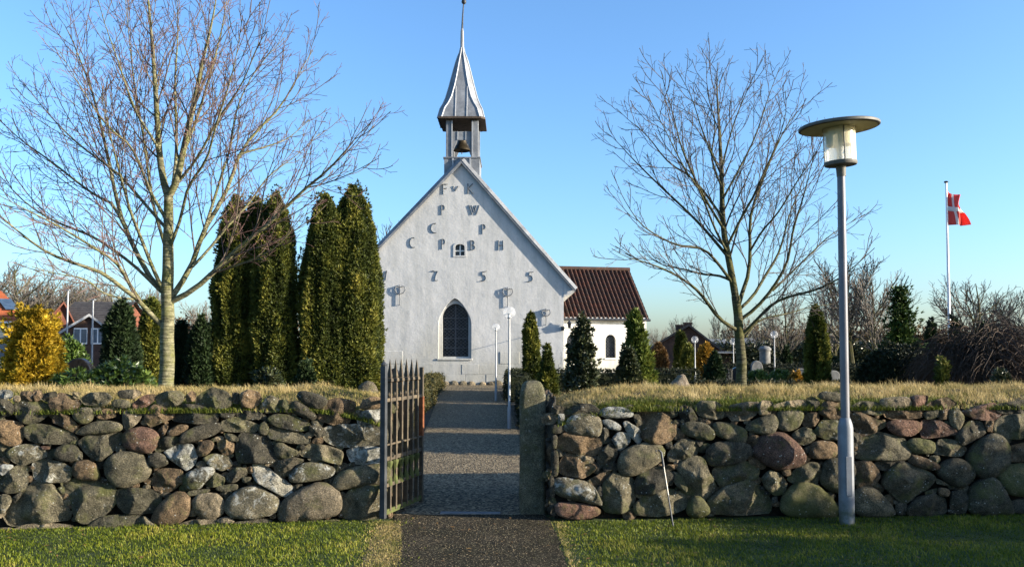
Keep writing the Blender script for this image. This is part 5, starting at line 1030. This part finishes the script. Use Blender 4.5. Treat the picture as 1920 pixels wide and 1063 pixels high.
# hedges
def hedge(name, x0, x1, y0, y1, z0, h, n, mat, label, size=.05, core='core', group=None, rough=.04):
    root = empty(name, ((x0+x1)/2, (y0+y1)/2, z0), 0, label, 'hedge', group); a, b = (x1-x0)/2, (y1-y0)/2
    faces = [((2*a)*(2*b), 2), ((2*a)*h, 1), ((2*a)*h, -1), ((2*b)*h, 3), ((2*b)*h, -3)]; tot = sum(f[0] for f in faces); Ps, Ds = [], []
    for ar, f in faces:
        m = int(n*ar/tot); u = rng.uniform(-1, 1, m); v = rng.uniform(0, 1, m)
        if f == 2: P = np.stack([u*a, (v*2-1)*b, np.full(m, h)], 1); D = (0, 0, 1)
        elif abs(f) == 1: P = np.stack([u*a, np.full(m, -b*f), v*h], 1); D = (0, -f, .4)
        else: P = np.stack([np.full(m, np.sign(f)*a), u*b, v*h], 1); D = (np.sign(f), 0, .4)
        Ps.append(P); Ds.append(np.tile(D, (m, 1)))
    P = np.concatenate(Ps); D = np.concatenate(Ds).astype(float)
    e = np.minimum(1, np.maximum(0, (P[:, 2]/h-.75)/.25))**2; P[:, 0] *= 1-.14*e*min(1, .25/a); P[:, 1] *= 1-.14*e*min(1, .25/b)
    P += rng.normal(0, rough, P.shape); P[:, 2] = np.maximum(P[:, 2], .0)
    V, Q, T = sprays(P, D, np.full(len(P), size), 4, .7, rng.uniform(.2, .8, len(P)), D); mesh_np('foliage', V, Q, mat, root, False, T)
    MB().box(-a*.9, a*.9, -b*.93, b*.93, 0, h*.93).build('dark_core', M[core], root, bevel=.05)  # dark box added inside the hedge to block light
    return root
GH = 'clipped hedges in the churchyard'
hedge('box_hedge', -2.55, -2.02, 15.2, 18.5, gz(17), .62, 2600, M['box'], 'clipped olive box hedge left of the path, nearest the gate', .05, group=GH)
hedge('box_hedge', -2.75, -2.20, 19.2, 24.5, gz(22), .6, 3000, M['box'], 'clipped olive box hedge left of the path, the middle one', .05, group=GH)
hedge('box_hedge', -3.05, -2.50, 25.2, 31.5, gz(28), .62, 3000, M['box'], 'clipped olive box hedge left of the path, nearest the church', .05, group=GH)
hedge('box_hedge', .50, 1.0, 13.3, 16.2, gz(14), .62, 2400, M['hedge_dark'], 'dark clipped hedge right of the path, behind the granite post', .05, group=GH)
hedge('box_hedge', .18, .75, 17.0, 24.2, gz(21), .66, 3600, M['hedge_dark'], 'dark clipped hedge right of the path, at the foot of the nearer globe lamp', .05, group=GH)
hedge('box_hedge', -.18, .5, 25.0, 30.6, gz(28), .78, 3600, M['hedge_dark'], 'dark clipped hedge right of the path, nearest the church', .05, group=GH)
hedge('long_hedge', .6, 6.2, 28.2, 28.9, gz(28), .80, 5000, M['hedge_dark'], 'long dark clipped hedge running across in front of the church wing', .06, group=GH)
hedge('long_hedge', 4.5, 9.6, 24.0, 24.6, gz(24), .62, 4200, M['hedge_dark'], 'long dark hedge added as shade behind the boulder', .06, group=GH)  # dark hedge added to stand for shaded ground
hedge('long_hedge', 8.2, 16.8, 33.0, 33.7, gz(33), .85, 5200, M['hedge_dark'], 'long dark hedge added as shade behind the olive trunk', .07, group=GH)  # put in to darken the shaded ground among the graves
hedge('long_hedge', 14.4, 26.0, 30.0, 30.8, gz(30), 1.1, 6000, M['hedge_dark'], 'long dark hedge behind the lamp post and the weeping shrub', .07, group=GH)
hedge('long_hedge', -17.5, -8.0, 25.5, 26.2, gz(26), .9, 6000, M['hedge_dark'], 'long dark hedge behind the big pale trunk', .07, group=GH)
hedge('far_hedge', 20, 75, 78, 80, .24, 3.0, 8000, M['brownleaf'], 'far brownish hedge on the horizon at the right', .3, core='corebrown', rough=.35)
hedge('far_hedge', 12, 30, 66, 67.5, .24, 1.7, 4500, M['shrub'], 'far dark hedge behind the globe lamps', .25, rough=.2)
hedge('far_hedge', -60, -18, 70, 72, .24, 3.6, 8000, M['brownleaf'], 'far brownish hedge behind the houses on the left', .3, core='corebrown', rough=.35)
# unseen hedge added right of the frame to shade the lawn and wall foot
hedge('shade_hedge', 13.0, 13.8, 5.75, 9.6, 0, 2.4, 9000, M['box'], 'unseen tall hedge added to shade the right end of the lawn', .12, rough=.14)
hedge('shade_hedge', 13.0, 13.8, 3.9, 5.2, 0, 2.6, 3500, M['box'], 'shorter unseen piece of hedge added to shade the right end of the lawn', .12, rough=.14)
# ---------------------------------------------------------------- globe lamps
GL = 'globe lamps in the churchyard'
def globe_lamp(px, pytop, Y, h, label, r=.2):
    p = W(px, 655, Y); zg = gz(Y); z1 = W(px, pytop, Y)[2]-zg
    root = empty('globe_lamp', (p[0], Y, zg), 0, label, 'lamp', GL)
    MB().lathe([(.040, -.03), (.040, .42), (.026, .47), (.019, z1-2*r), (.04, z1-2*r+.01), (.045, z1-2*r+.03), (.001, z1-2*r+.03)], (0, 0, 0), 14).build('post', M['galvlight'], root, True)
    MB().lathe([(r*math.sin(a)+.001, z1-r-r*math.cos(a)) for a in np.linspace(.25, math.pi, 18)], (0, 0, 0), 26).build('globe', M['globe'], root, True)
    MB().lathe([(.03, z1-2*r+.03), (.03, z1-r*1.25), (.085, z1-r*1.2), (.085, z1-r*1.15), (.001, z1-r*1.13)], (0, 0, 0), 14).build('fitting', M['white'], root, True)
globe_lamp(955, 574, 17.5, 0, 'nearer globe lamp on a white post at the right edge of the path', .13)
globe_lamp(930, 606, 25.5, 0, 'thin globe lamp in front of the gable, just left of the nearer one', .115)
globe_lamp(1303, 630, 36., 0, 'globe lamp in front of the far brick house', .15)
globe_lamp(1375, 634, 37., 0, 'globe lamp half hidden by the olive trunk', .15)
globe_lamp(1452, 620, 33., 0, 'globe lamp between the olive trunk and the narrow thuja', .15)
# ---------------------------------------------------------------- flag
YF = 43.; SF = scale_at(YF); pf = W(1781, 655, YF)
pole = empty('flagpole', (pf[0], YF, gz(YF)), 0, 'tall white flagpole behind the weeping shrub', 'flagpole')
zt = W(1778, 343, YF)[2]-gz(YF)
MB().lathe([(.085, -.05), (.075, 2), (.045, zt)], (0, 0, 0), 16).build('pole', M['white'], pole, True)
MB().lathe([(.001, zt-.02), (.09, zt), (.11, zt+.03), (.09, zt+.08), (.001, zt+.1)], (0, 0, 0), 14).build('finial', M['iron'], pole, True)
nu, nv = 37, 28; V = []; zT = W(1778, 357, YF)[2]-gz(YF); 
for j in range(nv+1):
    v = j/nv
    for i in range(nu+1):
        u = i/nu; wpx = 27+14*v**1.3-5*math.sin(math.pi*min(1, v*1.6))*(1 if v < .62 else 0)
        x = .05+u*wpx/SF; z = zT-(v*66+(1-v)*9*u+4*math.sin(u*3.1)*(1-v))/SF
        y = .28*math.sin(u*7.5+v*2.4)*(.25+.75*u)+.10*math.sin(u*15+v*4)*u
        V.append((x+.03*math.sin(v*9)*u, y, z))
Fr, Fw = [], []
for j in range(nv):
    for i in range(nu):
        q = (j*(nu+1)+i, j*(nu+1)+i+1, (j+1)*(nu+1)+i+1, (j+1)*(nu+1)+i)
        (Fw if 12 <= j < 16 or 12 <= i < 16 else Fr).append(q)
flag = empty('flag', (pf[0], YF, gz(YF)), 0, 'red flag with a white cross flying from the tall white pole', 'flag')
for nm, Fq, mt in (('red_field', Fr, 'flagred'), ('white_cross', Fw, 'flagwhite')):
    o = mesh_np(nm, V, np.array(Fq), M[mt], flag, True); s = o.modifiers.new('thick', 'SOLIDIFY'); s.thickness = .008
# ---------------------------------------------------------------- houses behind
def pt(px, py, Y, base): p = W(px, py, Y); return p-np.array(base)
def wpane(par, x, y, z, w, h, mat='slateglass', fr='white'):
    wd = MB().box(x-w/2, x+w/2, y-.05, y-.001, z-h/2, z+h/2).build('window', M[fr], par)
    for sx in (-1, 1): MB().box(x+sx*w*.25-w*.20, x+sx*w*.25+w*.20, y-.07, y-.051, z-h*.42, z+h*.42).build('pane', M[mat], wd)
def roof_rows(b, x0, x1, y0, z0, y1, z1, n, t=.05):
    """overlapping tile courses as stepped strips"""
    for k in range(n):
        a, c = k/n, (k+1)/n
        b.add([(x0, y0+(y1-y0)*a, z0+(z1-z0)*a+t), (x1, y0+(y1-y0)*a, z0+(z1-z0)*a+t), (x1, y0+(y1-y0)*c, z0+(z1-z0)*c+.005), (x0, y0+(y1-y0)*c, z0+(z1-z0)*c+.005), (x0, y0+(y1-y0)*a, z0+(z1-z0)*a), (x1, y0+(y1-y0)*a, z0+(z1-z0)*a)], [(0, 1, 2, 3), (4, 5, 1, 0)])
def gable_house(Y, px0, px1, pyeave, pyapex, pxapex, label, wallm, roofm, depth=9, rot=0, barge=None, wins=(), over=.35, name='house'):
    """gable end towards the viewer"""
    z0 = .24; xa = W(pxapex, 655, Y)[0]; root = empty(name, (xa, Y, z0), rot, label, 'house')
    hl = xa-W(px0, 655, Y)[0]; hr = W(px1, 655, Y)[0]-xa; ze_ = W(960, pyeave, Y)[2]-z0; za_ = W(960, pyapex, Y)[2]-z0
    MB().prism([(-hl, 0), (hr, 0), (hr, ze_), (0, za_), (-hl, ze_)], 0, depth).build('wall', M[wallm], root)
    rf = MB()
    for sg, hwid in ((-1, hl), (1, hr)):
        sl_ = (za_-ze_)/hwid; ex_ = sg*(hwid+over); ez = ze_-sl_*over; t = .16
        rf.add([(0, -.3, za_+.02), (ex_, -.3, ez+.02), (ex_, depth+.3, ez+.02), (0, depth+.3, za_+.02), (0, -.3, za_+.02+t), (ex_, -.3, ez+.02+t), (ex_, depth+.3, ez+.02+t), (0, depth+.3, za_+.02+t)], [(0, 1, 2, 3), (7, 6, 5, 4), (0, 4, 5, 1), (1, 5, 6, 2), (2, 6, 7, 3), (3, 7, 4, 0)])
    r_ = rf.build('roof', M[roofm], root)
    if barge:
        bb = MB()
        for sg, hwid in ((-1, hl), (1, hr)):
            sl_ = (za_-ze_)/hwid; ex_ = sg*(hwid+over); ez = ze_-sl_*over
            bb.add([(0, -.33, za_+.02), (ex_, -.33, ez+.02), (ex_, -.33, ez+.2), (0, -.33, za_+.2), (0, -.305, za_+.02), (ex_, -.305, ez+.02), (ex_, -.305, ez+.2), (0, -.305, za_+.2)], [(0, 1, 2, 3), (7, 6, 5, 4), (0, 4, 5, 1), (1, 5, 6, 2), (2, 6, 7, 3), (3, 7, 4, 0)])
        bb.build('bargeboard', M[barge], r_)
    for px, py, w, h in wins:
        wpane(root, W(px, 655, Y)[0]-xa, 0, W(960, py, Y)[2]-z0, w, h)
    return root, hl, hr, ze_, za_
def eaves_house(Y, px0, px1, pyeave, pyridge, label, wallm, roofm, rise_d=3.4, name='house'):
    z0 = .24; x0 = W(px0, 655, Y)[0]; x1 = W(px1, 655, Y)[0]; root = empty(name, ((x0+x1)/2, Y, z0), 0, label, 'house'); h = (x1-x0)/2
    ze_ = W(960, pyeave, Y)[2]-z0; zr_ = W(960, pyridge, Y+rise_d)[2]-z0
    MB().box(-h, h, 0, rise_d*2, 0, ze_).build('wall', M[wallm], root)
    MB().add([(h-.02, .05, ze_), (h-.02, rise_d*2-.05, ze_), (h-.02, rise_d, zr_-.1), (-h+.02, .05, ze_), (-h+.02, rise_d*2-.05, ze_), (-h+.02, rise_d, zr_-.1)], [(0, 1, 2), (5, 4, 3), (0, 3, 4, 1), (1, 4, 5, 2), (2, 5, 3, 0)]).build('gable', M[wallm], root)
    b = MB(); roof_rows(b, -h-.3, h+.3, -.45, ze_-.25, rise_d, zr_, 12); roof_rows(b, -h-.3, h+.3, rise_d*2+.45, ze_-.25, rise_d, zr_, 12)
    r_ = b.build('roof', M[roofm], root); return root, r_, h, ze_, zr_
# orange roofed house at the left edge
OP = W(54, 655, 46)
oh = empty('house', (OP[0], 46, .24), R(29), 'cream house with a hipped orange tiled roof and skylight at the left edge', 'house')
ezh, rzh = W(960, 601, 46)[2]-.24, W(960, 545, 48.5)[2]-.24
MB().box(-8, -.25, .3, 7, 0, ezh).build('wall', M['cream'], oh)
A_, B_, C_, D_, E_ = (-8.3, 0, ezh-.05), (0.1, 0, ezh-.05), (-1.5, 3.6, rzh), (-8.3, 3.6, rzh), (0.1, 7.2, ezh-.05)
orf = MB(); orf.add([A_, B_, C_, D_, E_], [(0, 1, 2, 3), (1, 4, 2)])
nr = 14
for k in range(nr):
    a, c = k/nr, (k+1)/nr; L0 = np.array(A_)*(1-a)+np.array(D_)*a; R0 = np.array(B_)*(1-a)+np.array(C_)*a; L1 = np.array(A_)*(1-c)+np.array(D_)*c; R1 = np.array(B_)*(1-c)+np.array(C_)*c; u = np.array((0, -.03, .05))
    orf.add([L0+u, R0+u, R1+u*.1, L1+u*.1, L0, R0], [(0, 1, 2, 3), (4, 5, 1, 0)])
orf = orf.build('roof', M['orangeroof'], oh)
def onroof(x, t): return (x, 3.6*t-.08, ezh-.05+(rzh-ezh+.05)*t+.12)
MB().add([onroof(-1.15, .3), onroof(-.5, .3), onroof(-.95, .65), onroof(-1.6, .65)], [(0, 1, 2, 3)]).build('skylight', M['slateglass'], orf)
MB().box(-8.3, .1, -.06, .04, ezh-.16, ezh-.06).build('gutter', M['white'], orf)
MB().box(-1.6, -.9, .24, .299, 1.0, 2.1).build('window', M['slateglass'], oh)
gable_house(56, 108, 216, 634, 594, 166, 'dark brick house with white bargeboards and two upper windows', 'brickdark', 'darkroof', 9, R(25), 'galvlight', ((152, 630, .8, 1.05), (181, 630, .8, 1.05)), name='brick_house')
rb = eaves_house(64, 100, 206, 612, 566, 'brick house with a dark roof behind the white bargeboards', 'brick', 'darkroof', 3.6, 'brick_house')
gable_house(62, 86, 138, 612, 570, 118, 'red brick gable left of the white pole', 'brick', 'brick', 6, R(26), None, (), .1, 'brick_house')
gable_house(50, 252, 268, 655, 646, 260, 'small red brick outbuilding glimpsed between thujas', 'brick', 'orangeroof', 3, R(23), None, ((262, 664, .35, .5),), .1, 'outbuilding')
for px, t_, b_, lab in ((125, 545, 616, 'taller white pole in front of the brick houses'), (164, 562, 596, 'shorter white pole behind the brick house')):
    p = W(px, 655, 54); zt_ = W(px, t_, 54)[2]-.24; rt2 = empty('pole', (p[0], 54 if px < 150 else 54.6, .24), 0, lab, 'pole')
    MB().lathe([(.06, 0), (.05, zt_)], (0, 0, 0), 10).build('shaft', M['galvlight'], rt2, True); MB().box(-.12, .12, -.12, .12, zt_, zt_+.08).build('cap', M['galv'], rt2)
# house right of the wing
hs = gable_house(58, 1226, 1342, 652, 612, 1292, 'dark brick house with a dark roof and chimneys right of the church wing', 'brickdark', 'darkroof', 10, R(-11), None, (), .3, 'brick_house')
for px, top in ((1260, 611), (1275, 607)):
    x = W(px, 655, 61)[0]-W(1292, 655, 58)[0]; zt_ = W(960, top, 61)[2]-.24
    ch = MB().box(x-.28, x+.28, 3, 3.55, zt_-2.2, zt_).build('chimney', M['brickdark'], hs[0]); MB().box(x-.33, x+.33, 2.95, 3.6, zt_, zt_+.1).build('chimney_cap', M['brickdark'], ch)
eaves_house(66, 1326, 1372, 656, 636, 'low building with a grey roof left of the olive trunk', 'brickdark', 'galv', 3.0, 'shed')
eaves_house(74, 1398, 1440, 650, 634, 'low grey roofed building just right of the olive trunk', 'brickdark', 'galv', 3.0, 'shed')
eaves_house(88, 1872, 2000, 652, 630, 'long low barn with a dark brown roof at the right edge', 'brickdark', 'darkroof', 3.4, 'barn')
# ---------------------------------------------------------------- graves and boulders
def headstone(px, pytop, wpx, Y, th, mat, label, rnd=.5):
    p = W(px, 655, Y); zg = gz(Y); h = W(px, pytop, Y)[2]-zg; w = wpx*Y/F/2
    poly = [(-w, 0), (w, 0)]+[(w*math.cos(a), h*(1-rnd)+h*rnd*math.sin(a)) for a in np.linspace(.05, math.pi-.05, 13)]
    o = MB().prism(poly, -th/2, th/2).build('headstone', mat, None, bevel=.02, loc=(p[0], Y, zg)); return tag(o, label, 'headstone')
headstone(150, 671, 54, 16.5, .16, M['blackstone'], 'rounded black headstone among the green shrubs at left', .25)
headstone(1418, 676, 22, 33, .2, M['greystone'], 'pale headstone right of the olive trunk', .3)
headstone(1500, 690, 18, 29, .18, M['greystone'], 'small grey headstone left of the narrow thuja', .15)
headstone(1382, 688, 20, 30, .18, M['blackstone'], 'dark headstone partly behind the olive trunk', .15)
headstone(1560, 694, 24, 27, .18, M['greystone'], 'low grey headstone right of the narrow thuja', .15)
headstone(740, 690, 26, 20, .2, M['blackstone'], 'dark headstone behind the gate tips', .3)
# cylindrical grave monument
pm = W(1434, 655, 34); zm = W(1434, 648, 34)[2]-gz(34)
gm = empty('grave_monument', (pm[0], 34, gz(34)), 0, 'grey cylindrical stone monument right of the olive trunk', 'monument')
MB().lathe([(.27, 0), (.27, .12), (.21, .14), (.21, zm-.2), (.25, zm-.18), (.25, zm-.12), (.18, zm-.04), (.001, zm)], (0, 0, 0), 20).build('column', M['greystone'], gm, True)
MB().box(-.35, .35, -.35, .35, -.02, .1).build('plinth', M['greystone'], gm, bevel=.02)
def boulder(px, pyt, wpx, Y, label, z0=None, mat='boulder'):
    p = W(px, 655, Y); zg = gz(Y) if z0 is None else z0; h = W(px, pyt, Y)[2]-zg; w = wpx*Y/F/2; V = []; n = 24; prof = [(1.0, -.1), (1.02, .2), (.96, .45), (.82, .7), (.6, .88), (.3, .98), (.02, 1)]
    for s, z in prof:
        for i in range(n):
            a = 2*math.pi*i/n; q = Vector((math.cos(a)*s*2, math.sin(a)*s*2, z*2+px)); k = 1+.14*mn.noise(q)+.05*mn.noise(q*3); V.append((w*s*math.cos(a)*k, w*.6*s*math.sin(a)*k, h*z*(1+.1*mn.noise(q*1.3))))
    o = mesh_np('boulder', V, np.array([(k*n+i, k*n+(i+1) % n, (k+1)*n+(i+1) % n, (k+1)*n+i) for k in range(len(prof)-1) for i in range(n)]), M[mat], None, True, loc=(p[0], Y, zg)); return tag(o, label, 'boulder')
boulder(1275, 704, 62, 15.5, 'flat brownish boulder behind the right wall in front of the wing')
boulder(690, 714, 38, 10.1, 'pale round stone lying on the grass near the gate', 1.12, 'p')
